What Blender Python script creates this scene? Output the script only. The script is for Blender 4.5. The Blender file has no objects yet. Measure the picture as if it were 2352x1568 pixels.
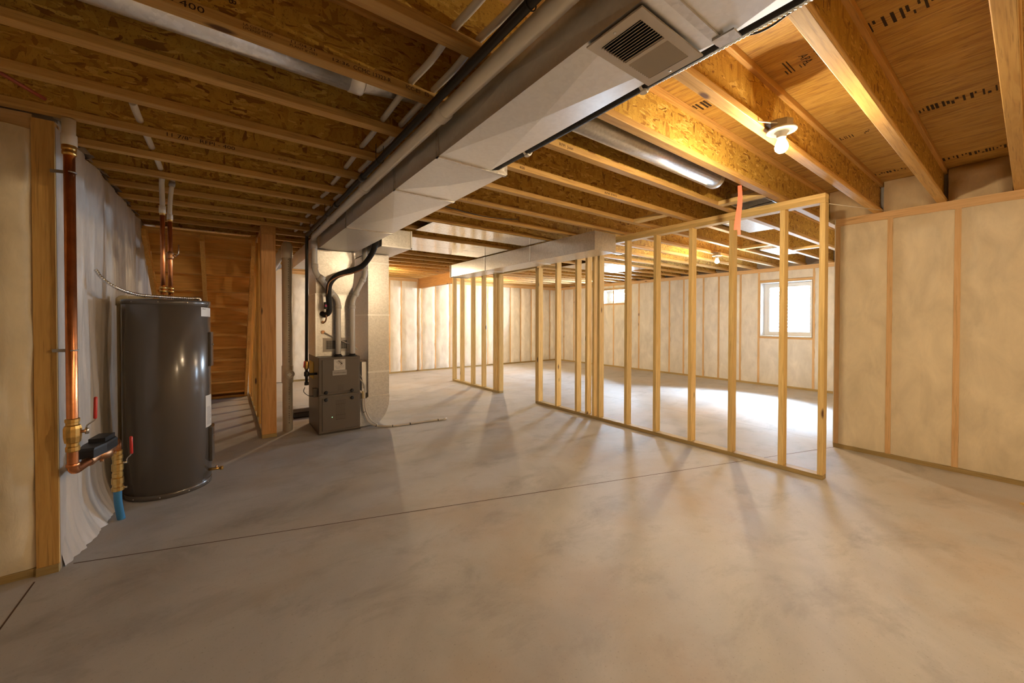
import bpy, bmesh, math, random
from mathutils import Vector, Matrix, noise
random.seed(7)
C = bpy.context.scene.collection
S = bpy.context.scene
R = math.radians

# ------------------------------------------------------------------ camera
cam_d = bpy.data.cameras.new('camera')
cam = bpy.data.objects.new('camera', cam_d); C.objects.link(cam)
CAM_H = 1.30
cam_d.sensor_fit = 'HORIZONTAL'; cam_d.sensor_width = 36.0
cam_d.lens = 885.36 / 2352 * 36.0
cam_d.shift_y = -(784 - 744.787) / 2352
cam_d.clip_start = 0.02
yaw, pitch, roll = R(36.5937), R(0.66381), R(0.0723)
fw = Vector((math.sin(yaw) * math.cos(pitch), math.cos(yaw) * math.cos(pitch), -math.sin(pitch)))
rt = Vector((math.cos(yaw), -math.sin(yaw), 0)); up = rt.cross(fw)
r2 = rt * math.cos(roll) + up * math.sin(roll); u2 = -rt * math.sin(roll) + up * math.cos(roll)
M = Matrix((r2, u2, -fw)).transposed().to_4x4(); M.translation = Vector((0, 0, CAM_H))
cam.matrix_world = M
S.camera = cam

# ------------------------------------------------------------------ render look, world, daylight
S.view_settings.view_transform = 'Standard'; S.view_settings.look = 'None'
S.view_settings.gamma = 1.0; S.view_settings.use_curve_mapping = False
S.view_settings.exposure = 0.30
S.render.engine = 'CYCLES'
cy = S.cycles
cy.use_denoising = True; cy.max_bounces = 10; cy.diffuse_bounces = 7; cy.glossy_bounces = 4
cy.transmission_bounces = 4; cy.transparent_max_bounces = 8
cy.caustics_reflective = False; cy.caustics_refractive = False
cy.sample_clamp_indirect = 6.0; cy.blur_glossy = 0.2
w = bpy.data.worlds.new('world'); S.world = w; w.use_nodes = True
w.node_tree.nodes['Background'].inputs[0].default_value = (0.80, 0.90, 1.0, 1)
w.node_tree.nodes['Background'].inputs[1].default_value = 14.0

BULB = 2600.0          # radiance of the lit lower domes of the bulbs
BULB_COL = (1.0, 0.75, 0.45)

def day_light(name, x, y0, y1, z0, z1, power):
    l = bpy.data.lights.new(name, 'AREA'); l.shape = 'RECTANGLE'
    l.size = (y1 - y0); l.size_y = (z1 - z0); l.energy = power; l.color = (0.66, 0.82, 1.0)
    o = bpy.data.objects.new(name, l); C.objects.link(o)
    o.matrix_world = Matrix(((0, 0, 1, x), (1, 0, 0, (y0 + y1) / 2), (0, 1, 0, (z0 + z1) / 2), (0, 0, 0, 1)))
    o.visible_camera = False
    return o
day_light('daylight_window_well', 8.955, 2.44, 3.22, 1.02, 2.02, 82)
day_light('daylight_high_window', 8.955, 6.40, 7.24, 1.80, 2.12, 420)
def sky_light(name, x0, x1, y0, y1, z, power):
    """open sky over a window well, leaning toward the window"""
    l = bpy.data.lights.new(name, 'AREA'); l.shape = 'RECTANGLE'; l.size = x1 - x0; l.size_y = y1 - y0
    l.energy = power; l.color = (0.56, 0.77, 1.0)
    o = bpy.data.objects.new(name, l); C.objects.link(o); o.location = ((x0 + x1) / 2, (y0 + y1) / 2, z); o.rotation_euler = (0, R(38), 0)
sky_light('sky_over_window_well', 8.98, 9.80, 2.30, 3.36, 2.60, 2900)
sky_light('sky_over_high_window', 8.98, 9.80, 6.25, 7.35, 2.60, 1500)

# ------------------------------------------------------------------ materials
def new_mat(name):
    m = bpy.data.materials.new(name); m.use_nodes = True
    nt = m.node_tree; b = nt.nodes['Principled BSDF']
    return m, nt, b
def N(nt, t, **k):
    n = nt.nodes.new(t)
    for a, v in k.items(): setattr(n, a, v)
    return n
def ramp(nt, fac, stops):
    r = N(nt, 'ShaderNodeValToRGB')
    e = r.color_ramp.elements
    while len(e) < len(stops): e.new(0.5)
    for el, (p, c) in zip(e, stops):
        el.position = p; el.color = (*c, 1)
    nt.links.new(fac, r.inputs[0]); return r.outputs[0]
def coords(nt, scale=(1, 1, 1), rnd=True, rot=(0, 0, 0)):
    tc = N(nt, 'ShaderNodeTexCoord'); mp = N(nt, 'ShaderNodeMapping')
    mp.inputs['Scale'].default_value = scale; mp.inputs['Rotation'].default_value = rot
    src = tc.outputs['Object']
    if rnd:
        oi = N(nt, 'ShaderNodeObjectInfo'); ad = N(nt, 'ShaderNodeVectorMath', operation='MULTIPLY_ADD')
        ad.inputs[1].default_value = (37, 53, 71)
        cb = N(nt, 'ShaderNodeCombineXYZ')
        for i in range(3): nt.links.new(oi.outputs['Random'], cb.inputs[i])
        nt.links.new(cb.outputs[0], ad.inputs[0]); nt.links.new(src, ad.inputs[2]); src = ad.outputs[0]
    nt.links.new(src, mp.inputs[0]); return mp.outputs[0]
def noise_t(nt, vec, scale, detail=4, rough=0.55, dist=0.0):
    n = N(nt, 'ShaderNodeTexNoise'); n.inputs['Scale'].default_value = scale
    n.inputs['Detail'].default_value = detail; n.inputs['Roughness'].default_value = rough
    n.inputs['Distortion'].default_value = dist
    nt.links.new(vec, n.inputs['Vector']); return n.outputs['Fac']
def mix(nt, a, b, f, mode='MIX'):
    m = N(nt, 'ShaderNodeMix', data_type='RGBA', blend_type=mode)
    if hasattr(f, 'links'): nt.links.new(f, m.inputs[0])
    else: m.inputs[0].default_value = f
    for s, i in ((a, 6), (b, 7)):
        if hasattr(s, 'links'): nt.links.new(s, m.inputs[i])
        else: m.inputs[i].default_value = (*s, 1)
    return m.outputs[2]
def mrange(nt, v, a, b, c=0.0, d=1.0):
    m = N(nt, 'ShaderNodeMapRange'); nt.links.new(v, m.inputs[0])
    for i, q in enumerate((a, b, c, d)): m.inputs[i + 1].default_value = q
    return m.outputs[0]
def bump(nt, b, h, strength, dist=0.01):
    n = N(nt, 'ShaderNodeBump'); n.inputs['Strength'].default_value = strength; n.inputs['Distance'].default_value = dist
    nt.links.new(h, n.inputs['Height']); nt.links.new(n.outputs[0], b.inputs['Normal'])

def wood(name, lo, hi, axis, knot=0.5, rough=0.6, streak=1.0):
    m, nt, b = new_mat(name)
    st = [14.0, 14.0, 14.0]; st[axis] = 0.9
    v = coords(nt, tuple(st))
    n1 = noise_t(nt, v, 2.2 * streak, 5, 0.6, 1.2)
    st2 = [60.0, 60.0, 60.0]; st2[axis] = 2.0
    n2 = noise_t(nt, coords(nt, tuple(st2)), 2.0, 3, 0.6)
    col = ramp(nt, n1, [(0.3, lo), (0.7, hi)])
    dark = tuple(c * 0.62 for c in lo)
    col = mix(nt, dark, col, mrange(nt, n2, 0.22, 0.46))
    st3 = [9.0, 9.0, 9.0]; st3[axis] = 3.4
    vo = N(nt, 'ShaderNodeTexVoronoi'); nt.links.new(coords(nt, tuple(st3)), vo.inputs['Vector'])
    vo.inputs['Scale'].default_value = 1.0
    sep = N(nt, 'ShaderNodeSeparateColor'); nt.links.new(vo.outputs['Color'], sep.inputs[0])
    pick = N(nt, 'ShaderNodeMath', operation='GREATER_THAN'); nt.links.new(sep.outputs[0], pick.inputs[0])
    pick.inputs[1].default_value = 1.0 - 0.34 * knot
    ins = mrange(nt, vo.outputs['Distance'], 0.10, 0.19, 1.0, 0.0)
    mu = N(nt, 'ShaderNodeMath', operation='MULTIPLY'); nt.links.new(pick.outputs[0], mu.inputs[0]); nt.links.new(ins, mu.inputs[1])
    col = mix(nt, col, (0.13, 0.055, 0.02), mu.outputs[0])
    oi = N(nt, 'ShaderNodeObjectInfo')
    hsv = N(nt, 'ShaderNodeHueSaturation'); nt.links.new(col, hsv.inputs['Color'])
    nt.links.new(mrange(nt, oi.outputs['Random'], 0, 1, 0.86, 1.12), hsv.inputs['Value'])
    nt.links.new(hsv.outputs[0], b.inputs['Base Color'])
    b.inputs['Roughness'].default_value = rough
    bump(nt, b, n2, 0.12, 0.004)
    return m

def osb(name, cols, flat=(1, 1, 1), scale=34.0, rough=0.55):
    """Strands of many tones lying in two crossing directions."""
    m, nt, b = new_mat(name)
    outs = []
    for rz, st in ((0.5, (1.0, 1.0, 3.2)), (-0.75, (3.0, 1.0, 1.0)), (0.2, (1.0, 1.0, 2.2))):
        v = coords(nt, tuple(s * f for s, f in zip(st, flat)), True, (rz, rz, rz))
        nz = N(nt, 'ShaderNodeTexNoise'); nz.inputs['Scale'].default_value = 5.0; nt.links.new(v, nz.inputs['Vector'])
        va = N(nt, 'ShaderNodeVectorMath', operation='MULTIPLY_ADD'); va.inputs[1].default_value = (0.35, 0.35, 0.35)
        nt.links.new(nz.outputs['Color'], va.inputs[0]); nt.links.new(v, va.inputs[2])
        vo = N(nt, 'ShaderNodeTexVoronoi'); vo.inputs['Scale'].default_value = scale * (0.6 if rz > 0.3 else 0.35)
        nt.links.new(va.outputs[0], vo.inputs['Vector'])
        sp = N(nt, 'ShaderNodeSeparateColor'); nt.links.new(vo.outputs['Color'], sp.inputs[0])
        outs.append(sp.outputs[0])
    a = ramp(nt, outs[0], [(0.0, cols[0]), (0.22, cols[1]), (0.75, cols[2]), (1.0, cols[3])])
    c = ramp(nt, outs[1], [(0.0, cols[0]), (0.16, cols[1]), (0.7, cols[2]), (1.0, cols[2])])
    g = N(nt, 'ShaderNodeMath', operation='GREATER_THAN'); g.inputs[1].default_value = 0.5; nt.links.new(outs[2], g.inputs[0])
    col = mix(nt, a, c, g.outputs[0])
    fib = noise_t(nt, coords(nt, (40, 40, 40), True), 3.0, 3, 0.7)
    col = mix(nt, tuple(q * 0.55 for q in cols[0]), col, mrange(nt, fib, 0.28, 0.42))
    nt.links.new(col, b.inputs['Base Color']); b.inputs['Roughness'].default_value = rough
    bump(nt, b, outs[0], 0.10, 0.003)
    return m

def flat_mat(name, col, rough=0.5, metal=0.0, coat=0.0, var=0.0, vscale=8.0, bumpy=0.0):
    m, nt, b = new_mat(name)
    b.inputs['Roughness'].default_value = rough; b.inputs['Metallic'].default_value = metal
    b.inputs['Coat Weight'].default_value = coat; b.inputs['Coat Roughness'].default_value = 0.12
    if var or bumpy:
        n = noise_t(nt, coords(nt), vscale, 5, 0.6)
        if var:
            c = ramp(nt, n, [(0.3, tuple(q * (1 - var) for q in col)), (0.7, tuple(min(1, q * (1 + var)) for q in col))])
            nt.links.new(c, b.inputs['Base Color'])
        else: b.inputs['Base Color'].default_value = (*col, 1)
        if bumpy: bump(nt, b, n, bumpy, 0.01)
    else: b.inputs['Base Color'].default_value = (*col, 1)
    return m

def galv(name, col=(0.62, 0.63, 0.64), rough=0.36, sp_=1.0):
    m, nt, b = new_mat(name)
    vo = N(nt, 'ShaderNodeTexVoronoi'); vo.inputs['Scale'].default_value = 70.0
    nt.links.new(coords(nt), vo.inputs['Vector'])
    sp = N(nt, 'ShaderNodeSeparateColor'); nt.links.new(vo.outputs['Color'], sp.inputs[0])
    c = ramp(nt, sp.outputs[0], [(0.0, tuple(q * (1 - .10 * sp_) for q in col)), (1.0, tuple(min(1, q * (1 + .08 * sp_)) for q in col))])
    nt.links.new(c, b.inputs['Base Color']); b.inputs['Metallic'].default_value = 0.88
    nt.links.new(mrange(nt, sp.outputs[1], 0, 1, rough - 0.06 * sp_, rough + 0.08 * sp_), b.inputs['Roughness'])
    n = noise_t(nt, coords(nt), 1.5, 1, 0.5); bump(nt, b, n, 0.06, 0.03)
    return m

SP_LO, SP_HI = (0.55, 0.31, 0.09), (0.72, 0.46, 0.16)      # spruce flanges
PN_LO, PN_HI = (0.74, 0.51, 0.19), (0.90, 0.69, 0.32)       # pine studs
MT = {}
for i, ax in enumerate('xyz'):
    MT['flange_' + ax] = wood('flange_wood_' + ax, SP_LO, SP_HI, i, 0.10)
    MT['pine_' + ax] = wood('pine_' + ax, PN_LO, PN_HI, i, 0.75)
    MT['stair_' + ax] = wood('stair_wood_' + ax, (0.68, 0.36, 0.08), (0.86, 0.52, 0.15), i, 0.5)
MT['treated_y'] = wood('treated_wood_y', (0.37, 0.27, 0.11), (0.50, 0.37, 0.17), 1, 0.3)
MT['treated_x'] = wood('treated_wood_x', (0.37, 0.27, 0.11), (0.50, 0.37, 0.17), 0, 0.3)
MT['post'] = wood('post_fir', (0.60, 0.28, 0.085), (0.76, 0.42, 0.16), 2, 0.45)
MT['lvl'] = wood('beam_wood', (0.52, 0.25, 0.07), (0.64, 0.34, 0.11), 1, 0.3)
MT['osb'] = osb('osb_web', [(0.27, 0.12, 0.02), (0.52, 0.30, 0.05), (0.64, 0.41, 0.08), (0.80, 0.58, 0.17)])
def deck_mat():
    m, nt, b = new_mat('deck_strand_board')
    v = coords(nt, (42, 4.0, 42), False)
    n1 = noise_t(nt, v, 1.5, 6, 0.72, 0.9)
    col = ramp(nt, n1, [(0.32, (0.13, 0.05, 0.008)), (0.44, (0.52, 0.30, 0.06)), (0.60, (0.70, 0.47, 0.10)), (0.78, (0.82, 0.60, 0.22))])
    vo = N(nt, 'ShaderNodeTexVoronoi'); vo.inputs['Scale'].default_value = 5.0; nt.links.new(coords(nt, (4, 1.2, 4), False), vo.inputs['Vector'])
    sp = N(nt, 'ShaderNodeSeparateColor'); nt.links.new(vo.outputs['Color'], sp.inputs[0])
    big = noise_t(nt, coords(nt, (13, 1.5, 13), False), 1.4, 5, 0.7, 0.8)
    col = mix(nt, col, (0.20, 0.085, 0.018), mrange(nt, big, 0.54, 0.66, 0.0, 0.62))
    col = mix(nt, col, ramp(nt, sp.outputs[0], [(0, (0.38, 0.19, 0.05)), (1, (0.64, 0.42, 0.17))]), 0.35)
    nt.links.new(col, b.inputs['Base Color']); b.inputs['Roughness'].default_value = 0.6
    bump(nt, b, n1, 0.2, 0.004); return m
MT['deck'] = deck_mat()
def concrete():
    m, nt, b = new_mat('concrete_slab')
    v = coords(nt, (1, 1, 1), False)
    big = noise_t(nt, v, 1.1, 6, 0.62, 0.7)
    col = ramp(nt, big, [(0.25, (0.345, 0.33, 0.325)), (0.5, (0.445, 0.43, 0.425)), (0.75, (0.525, 0.505, 0.50))])
    st = noise_t(nt, coords(nt, (1, 1.6, 1), False, (0, 0, 0.6)), 2.3, 7, 0.7, 0.4)
    col = mix(nt, col, (0.23, 0.215, 0.205), mrange(nt, st, 0.51, 0.74, 0.0, 0.60))
    wm = noise_t(nt, coords(nt, (1, 1, 1), False, (0, 0, 2.0)), 0.9, 5, 0.6)
    col = mix(nt, col, (0.42, 0.31, 0.21), mrange(nt, wm, 0.50, 0.72, 0.0, 0.60))
    fine = noise_t(nt, v, 90, 3, 0.7)
    col = mix(nt, (0.26, 0.23, 0.21), col, mrange(nt, fine, 0.22, 0.40))
    nt.links.new(col, b.inputs['Base Color'])
    nt.links.new(mrange(nt, big, 0.3, 0.7, 0.52, 0.66), b.inputs['Roughness'])
    b.inputs['Specular IOR Level'].default_value = 0.35
    bump(nt, b, noise_t(nt, v, 14, 6, 0.65), 0.06, 0.01); return m
MT['concrete'] = concrete()
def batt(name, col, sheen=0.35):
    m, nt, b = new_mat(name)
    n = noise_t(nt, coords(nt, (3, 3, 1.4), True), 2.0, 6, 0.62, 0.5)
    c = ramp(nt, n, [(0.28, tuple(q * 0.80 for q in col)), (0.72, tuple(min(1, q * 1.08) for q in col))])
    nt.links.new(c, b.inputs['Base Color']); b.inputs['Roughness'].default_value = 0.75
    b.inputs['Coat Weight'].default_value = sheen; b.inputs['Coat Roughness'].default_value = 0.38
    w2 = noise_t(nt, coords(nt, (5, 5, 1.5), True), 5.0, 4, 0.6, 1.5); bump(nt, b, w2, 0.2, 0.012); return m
MT['batt'] = batt('insulation_behind_film', (0.80, 0.71, 0.54))
MT['batt_white'] = batt('pale_insulation_behind_film', (0.82, 0.80, 0.76))
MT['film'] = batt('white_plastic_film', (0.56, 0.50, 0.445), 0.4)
MT['rim'] = batt('rim_insulation', (0.76, 0.63, 0.42), 0.0)
for i, ax in enumerate('xyz'):
    MT['covered_' + ax] = wood('stud_behind_film_' + ax, (0.66, 0.42, 0.20), (0.76, 0.53, 0.29), i, 0.35)
MT['galv'] = galv('galvanized_steel', (0.70, 0.69, 0.68), 0.34)
MT['sheet'] = galv('bright_sheet_steel', (0.78, 0.78, 0.78), 0.17)
MT['galv_dull'] = galv('dull_duct_steel', (0.86, 0.86, 0.86), 0.40, 0.3)
MT['pvc'] = flat_mat('white_pvc', (0.87, 0.83, 0.77), 0.35)
MT['pvc_old'] = flat_mat('grey_white_pvc', (0.70, 0.63, 0.53), 0.4, var=0.06)
MT['pex'] = flat_mat('white_pex', (0.74, 0.70, 0.63), 0.4)
MT['red_pex'] = flat_mat('red_pex', (0.35, 0.07, 0.03), 0.4)
MT['iron'] = flat_mat('black_iron', (0.025, 0.022, 0.02), 0.38, 0.3)
MT['foam'] = flat_mat('black_foam', (0.022, 0.02, 0.018), 0.75, bumpy=0.5, vscale=60)
MT['copper'] = flat_mat('copper', (0.78, 0.33, 0.15), 0.28, 1.0, var=0.22, vscale=9)
MT['brass'] = flat_mat('brass', (0.72, 0.47, 0.16), 0.32, 1.0, var=0.2, vscale=30)
MT['bronze'] = flat_mat('bronze', (0.55, 0.31, 0.17), 0.42, 1.0, var=0.2, vscale=20)
MT['steel'] = flat_mat('bright_steel', (0.75, 0.74, 0.72), 0.25, 1.0)
MT['red'] = flat_mat('red_vinyl', (0.62, 0.04, 0.03), 0.4)
MT['blue'] = flat_mat('blue_poly', (0.05, 0.22, 0.45), 0.4)
MT['tank'] = flat_mat('grey_enamel', (0.105, 0.09, 0.08), 0.24, 0.0, 0.5)
MT['furnace'] = flat_mat('grey_cabinet_paint', (0.135, 0.11, 0.09), 0.42)
MT['furnace_dk'] = flat_mat('dark_cabinet_edge', (0.07, 0.055, 0.045), 0.45)
MT['black'] = flat_mat('black_plastic', (0.018, 0.017, 0.018), 0.45)
MT['ink'] = flat_mat('black_ink', (0.035, 0.018, 0.01), 0.8)
MT['paper'] = flat_mat('paper_label', (0.72, 0.68, 0.62), 0.5)
MT['badge'] = flat_mat('grey_badge', (0.36, 0.34, 0.33), 0.35, 0.4)
MT['cpvc'] = flat_mat('tan_cpvc', (0.62, 0.50, 0.28), 0.45)
MT['white'] = flat_mat('white_vinyl', (0.82, 0.82, 0.80), 0.35)
MT['drywall'] = flat_mat('white_panel', (0.72, 0.66, 0.58), 0.7)
MT['register'] = flat_mat('cream_enamel', (0.66, 0.60, 0.52), 0.4)
MT['dark'] = flat_mat('dark_inside', (0.02, 0.018, 0.016), 0.8)
MT['ribbon'] = flat_mat('red_orange_ribbon', (0.80, 0.14, 0.07), 0.5)
MT['porcelain'] = flat_mat('white_porcelain', (0.82, 0.79, 0.72), 0.3)
MT['hose'] = flat_mat('milky_tubing', (0.68, 0.63, 0.57), 0.3)
MT['bag'] = flat_mat('dark_plastic_wrap', (0.05, 0.045, 0.045), 0.25, 0, 0.3)
MT['bagtop'] = flat_mat('grey_plastic_wrap', (0.28, 0.25, 0.25), 0.25, 0, 0.3, bumpy=0.4, vscale=20)
MT['pink'] = flat_mat('magenta_tag', (0.62, 0.08, 0.28), 0.5)
MT['joint'] = flat_mat('saw_cut', (0.10, 0.055, 0.035), 0.9)
MT['yellow'] = flat_mat('yellow_tag', (0.65, 0.45, 0.05), 0.5)
MT['well'] = flat_mat('corrugated_well_steel', (0.17, 0.20, 0.22), 0.5, 0.2)
MT['ground'] = flat_mat('pale_gravel', (0.4, 0.4, 0.4), 0.9)
def emit(name, col, s):
    m, nt, b = new_mat(name); b.inputs['Base Color'].default_value = (0.9, 0.9, 0.9, 1)
    b.inputs['Emission Color'].default_value = (*col, 1); b.inputs['Emission Strength'].default_value = s; return m
MT['bulb'] = emit('lit_bulb_glass', BULB_COL, BULB)
MT['bulb_body'] = emit('bulb_shoulder', BULB_COL, 14.0)
MT['led'] = emit('green_indicator', (0.3, 1.0, 0.5), 2.0)
def glass():
    m, nt, b = new_mat('window_glass')
    t = N(nt, 'ShaderNodeBsdfTransparent'); t.inputs[0].default_value = (0.97, 0.99, 1, 1)
    g = N(nt, 'ShaderNodeBsdfGlossy'); g.inputs['Roughness'].default_value = 0.02
    f = N(nt, 'ShaderNodeFresnel'); f.inputs[0].default_value = 1.35
    mx = N(nt, 'ShaderNodeMixShader'); nt.links.new(f.outputs[0], mx.inputs[0]); nt.links.new(t.outputs[0], mx.inputs[1]); nt.links.new(g.outputs[0], mx.inputs[2])
    nt.links.new(mx.outputs[0], nt.nodes['Material Output'].inputs[0]); return m
MT['glass'] = glass()

# ------------------------------------------------------------------ mesh building
class MB:
    def __init__(s): s.v = []; s.f = []; s.sm = []
    def add(s, vs, fs, smooth=False):
        o = len(s.v); s.v += [Vector(p) for p in vs]; s.f += [tuple(i + o for i in f) for f in fs]; s.sm += [smooth] * len(fs); return s
    def box(s, x0, x1, y0, y1, z0, z1):
        if x0 > x1: x0, x1 = x1, x0
        if y0 > y1: y0, y1 = y1, y0
        if z0 > z1: z0, z1 = z1, z0
        return s.add([(x0, y0, z0), (x1, y0, z0), (x1, y1, z0), (x0, y1, z0), (x0, y0, z1), (x1, y0, z1), (x1, y1, z1), (x0, y1, z1)],
                     [(0, 3, 2, 1), (4, 5, 6, 7), (0, 1, 5, 4), (1, 2, 6, 5), (2, 3, 7, 6), (3, 0, 4, 7)])
    def cbox(s, x0, x1, y0, y1, z0, z1, c=0.004):
        """box with chamfered edges"""
        X, Y, Z = (x0, x1), (y0, y1), (z0, z1)
        bm = bmesh.new(); bmesh.ops.create_cube(bm, size=1.0)
        for v in bm.verts:
            v.co = Vector((X[v.co.x > 0], Y[v.co.y > 0], Z[v.co.z > 0]))
        bmesh.ops.bevel(bm, geom=list(bm.edges), offset=c, segments=2, affect='EDGES', profile=0.5)
        bm.verts.index_update()
        s.add([v.co.copy() for v in bm.verts], [[v.index for v in f.verts] for f in bm.faces]); bm.free(); return s
    def obox(s, c, ax, ay, az):
        """oriented box: centre and three half-axis vectors"""
        c, ax, ay, az = map(Vector, (c, ax, ay, az))
        P = [c + i * ax + j * ay + k * az for k in (-1, 1) for j in (-1, 1) for i in (-1, 1)]
        return s.add(P, [(0, 2, 3, 1), (4, 5, 7, 6), (0, 1, 5, 4), (1, 3, 7, 5), (3, 2, 6, 7), (2, 0, 4, 6)])
    def tube(s, pts, r, n=12, cap=True, closed=False):
        pts = [Vector(p) for p in pts]; rs = r if isinstance(r, (list, tuple)) else [r] * len(pts)
        rings = []; prev = None
        for i, p in enumerate(pts):
            if i == 0: t = pts[1] - p
            elif i == len(pts) - 1: t = p - pts[i - 1]
            else: t = (pts[i + 1] - p).normalized() + (p - pts[i - 1]).normalized()
            t.normalize()
            if prev is None:
                a = Vector((0, 0, 1)) if abs(t.z) < 0.9 else Vector((1, 0, 0))
                u = t.cross(a).normalized()
            else:
                u = prev - t * prev.dot(t); u.normalize()
            prev = u; v = t.cross(u)
            rings.append([p + (u * math.cos(6.28318 * k / n) + v * math.sin(6.28318 * k / n)) * rs[i] for k in range(n)])
        vs = [q for rg in rings for q in rg]; fs = []
        for i in range(len(pts) - 1):
            for k in range(n):
                a, b2 = i * n + k, i * n + (k + 1) % n
                fs.append((a, b2, b2 + n, a + n))
        s.add(vs, fs, True)
        if cap:
            o = len(s.v) - len(vs)
            s.f.append(tuple(o + k for k in range(n))[::-1]); s.f.append(tuple(o + (len(pts) - 1) * n + k for k in range(n))); s.sm += [False, False]
        return s
    def facet(s): s.sm = [False] * len(s.sm); return s
    def cyl(s, p0, p1, r, n=16): return s.tube([p0, p1], r, n)
    def lathe(s, c, prof, n=48, smooth=True):
        """profile of (radius, z) turned round the vertical axis through c"""
        c = Vector(c); vs = []; fs = []
        for r, z in prof:
            vs += [c + Vector((r * math.cos(6.28318 * k / n), r * math.sin(6.28318 * k / n), z)) for k in range(n)]
        for i in range(len(prof) - 1):
            for k in range(n):
                a, b2 = i * n + k, i * n + (k + 1) % n
                fs.append((a, b2, b2 + n, a + n))
        s.add(vs, fs, smooth)
        o = len(s.v) - len(vs)
        s.f.append(tuple(o + k for k in range(n))[::-1]); s.f.append(tuple(o + (len(prof) - 1) * n + k for k in range(n))); s.sm += [False, False]
        return s
    def prism(s, poly, axis, a, b):
        """extrude a polygon given in the two other axes (in x,y,z order) along axis from a to b"""
        def P(q, d):
            q = list(q); q.insert(axis, d); return Vector(q)
        n = len(poly)
        vs = [P(q, a) for q in poly] + [P(q, b) for q in poly]
        fs = [tuple(range(n))[::-1], tuple(range(n, 2 * n))] + [(i, (i + 1) % n, (i + 1) % n + n, i + n) for i in range(n)]
        return s.add(vs, fs)
    def grid(s, nu, nv, fn, smooth=True):
        vs = [fn(i / nu, j / nv) for j in range(nv + 1) for i in range(nu + 1)]; W = nu + 1
        fs = [(j * W + i, j * W + i + 1, (j + 1) * W + i + 1, (j + 1) * W + i) for j in range(nv) for i in range(nu)]
        return s.add(vs, fs, smooth)
    def build(s, name, mat, parent=None, fix=True, base=None):
        base = Vector(base) if base is not None else (world_loc(parent) if parent else Vector((0, 0, 0)))
        me = bpy.data.meshes.new(name)
        me.from_pydata([tuple(p - base) for p in s.v], [], s.f)
        me.polygons.foreach_set('use_smooth', s.sm)
        if fix:
            bm = bmesh.new(); bm.from_mesh(me); bmesh.ops.recalc_face_normals(bm, faces=bm.faces); bm.to_mesh(me); bm.free()
        me.materials.append(mat if not isinstance(mat, str) else MT[mat]); me.update()
        o = bpy.data.objects.new(name, me); C.objects.link(o)
        if parent: o.parent = parent
        else: o.location = base
        return o
def world_loc(o):
    l = Vector((0, 0, 0))
    while o: l = l + o.location; o = o.parent
    return l
def tag(o, label, cat, group=None, kind=None):
    o['label'] = label; o['category'] = cat
    if group: o['group'] = group
    if kind: o['kind'] = kind
    return o
def thing(name, label, cat, loc, group=None, kind=None):
    o = bpy.data.objects.new(name, None); C.objects.link(o); o.location = loc; o.empty_display_size = 0.1
    return tag(o, label, cat, group, kind)
def struct(o, label, cat):
    o['kind'] = 'structure'; o['label'] = label; o['category'] = cat; return o
def lab(o, l): o['label'] = l; return o
def smooth_path(pts, n=8):
    pts = [Vector(p) for p in pts]; P = [pts[0] * 2 - pts[1]] + pts + [pts[-1] * 2 - pts[-2]]; out = []
    for i in range(1, len(P) - 2):
        p0, p1, p2, p3 = P[i - 1:i + 3]
        for k in range(n):
            t = k / n
            out.append(0.5 * (2 * p1 + (p2 - p0) * t + (2 * p0 - 5 * p1 + 4 * p2 - p3) * t * t + (3 * p1 - p0 - 3 * p2 + p3) * t ** 3))
    return out + [pts[-1]]
def elbow_path(pts, rad=0.05, n=5):
    """polyline with rounded corners"""
    pts = [Vector(p) for p in pts]; out = [pts[0]]
    for i in range(1, len(pts) - 1):
        a, b, c = pts[i - 1:i + 2]
        d1, d2 = (a - b), (c - b); q = min(rad, d1.length * .49, d2.length * .49); d1.normalize(); d2.normalize()
        s0, s1 = b + d1 * q, b + d2 * q
        for k in range(n + 1):
            t = k / n; out.append(s0 * (1 - t) ** 2 + b * 2 * t * (1 - t) + s1 * t * t)
    return out + [pts[-1]]
def text(body, pos, r, u, size, parent, name='printed_stamp', mat='ink', stretch=1.0):
    cu = bpy.data.curves.new('lettering', 'FONT'); cu.body = body; cu.size = size; cu.resolution_u = 2
    ob = bpy.data.objects.new('lettering', cu); C.objects.link(ob)
    dg = bpy.context.evaluated_depsgraph_get(); dg.update()
    me = bpy.data.meshes.new_from_object(ob.evaluated_get(dg))
    bpy.data.objects.remove(ob); bpy.data.curves.remove(cu)
    r = Vector(r).normalized(); u = Vector(u).normalized(); base = world_loc(parent); pos = Vector(pos)
    for v in me.vertices:
        v.co = pos + r * v.co.x * stretch + u * v.co.y - base
    me.name = name; me.materials.clear(); me.materials.append(MT[mat])
    o = bpy.data.objects.new(name, me); C.objects.link(o); o.parent = parent; return o

def frame_yz(mb, x0, x1, ya, yb, za, zb, q):
    return mb.box(x0, x1, ya, ya + q, za, zb).box(x0, x1, yb - q, yb, za, zb).box(x0, x1, ya + q, yb - q, za, za + q).box(x0, x1, ya + q, yb - q, zb - q, zb)

# ------------------------------------------------------------------ levels
ZJ = 2.33                      # underside of the joists
ZD = 2.63                      # underside of the deck
PITCH, Y0 = 0.4125, 0.505      # joist k has its far flange edge at Y0 + PITCH*k
FLW, FLH = 0.056, 0.038
XR, XW, YF, XL = 5.02, 8.65, 9.2, -0.70

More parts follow.
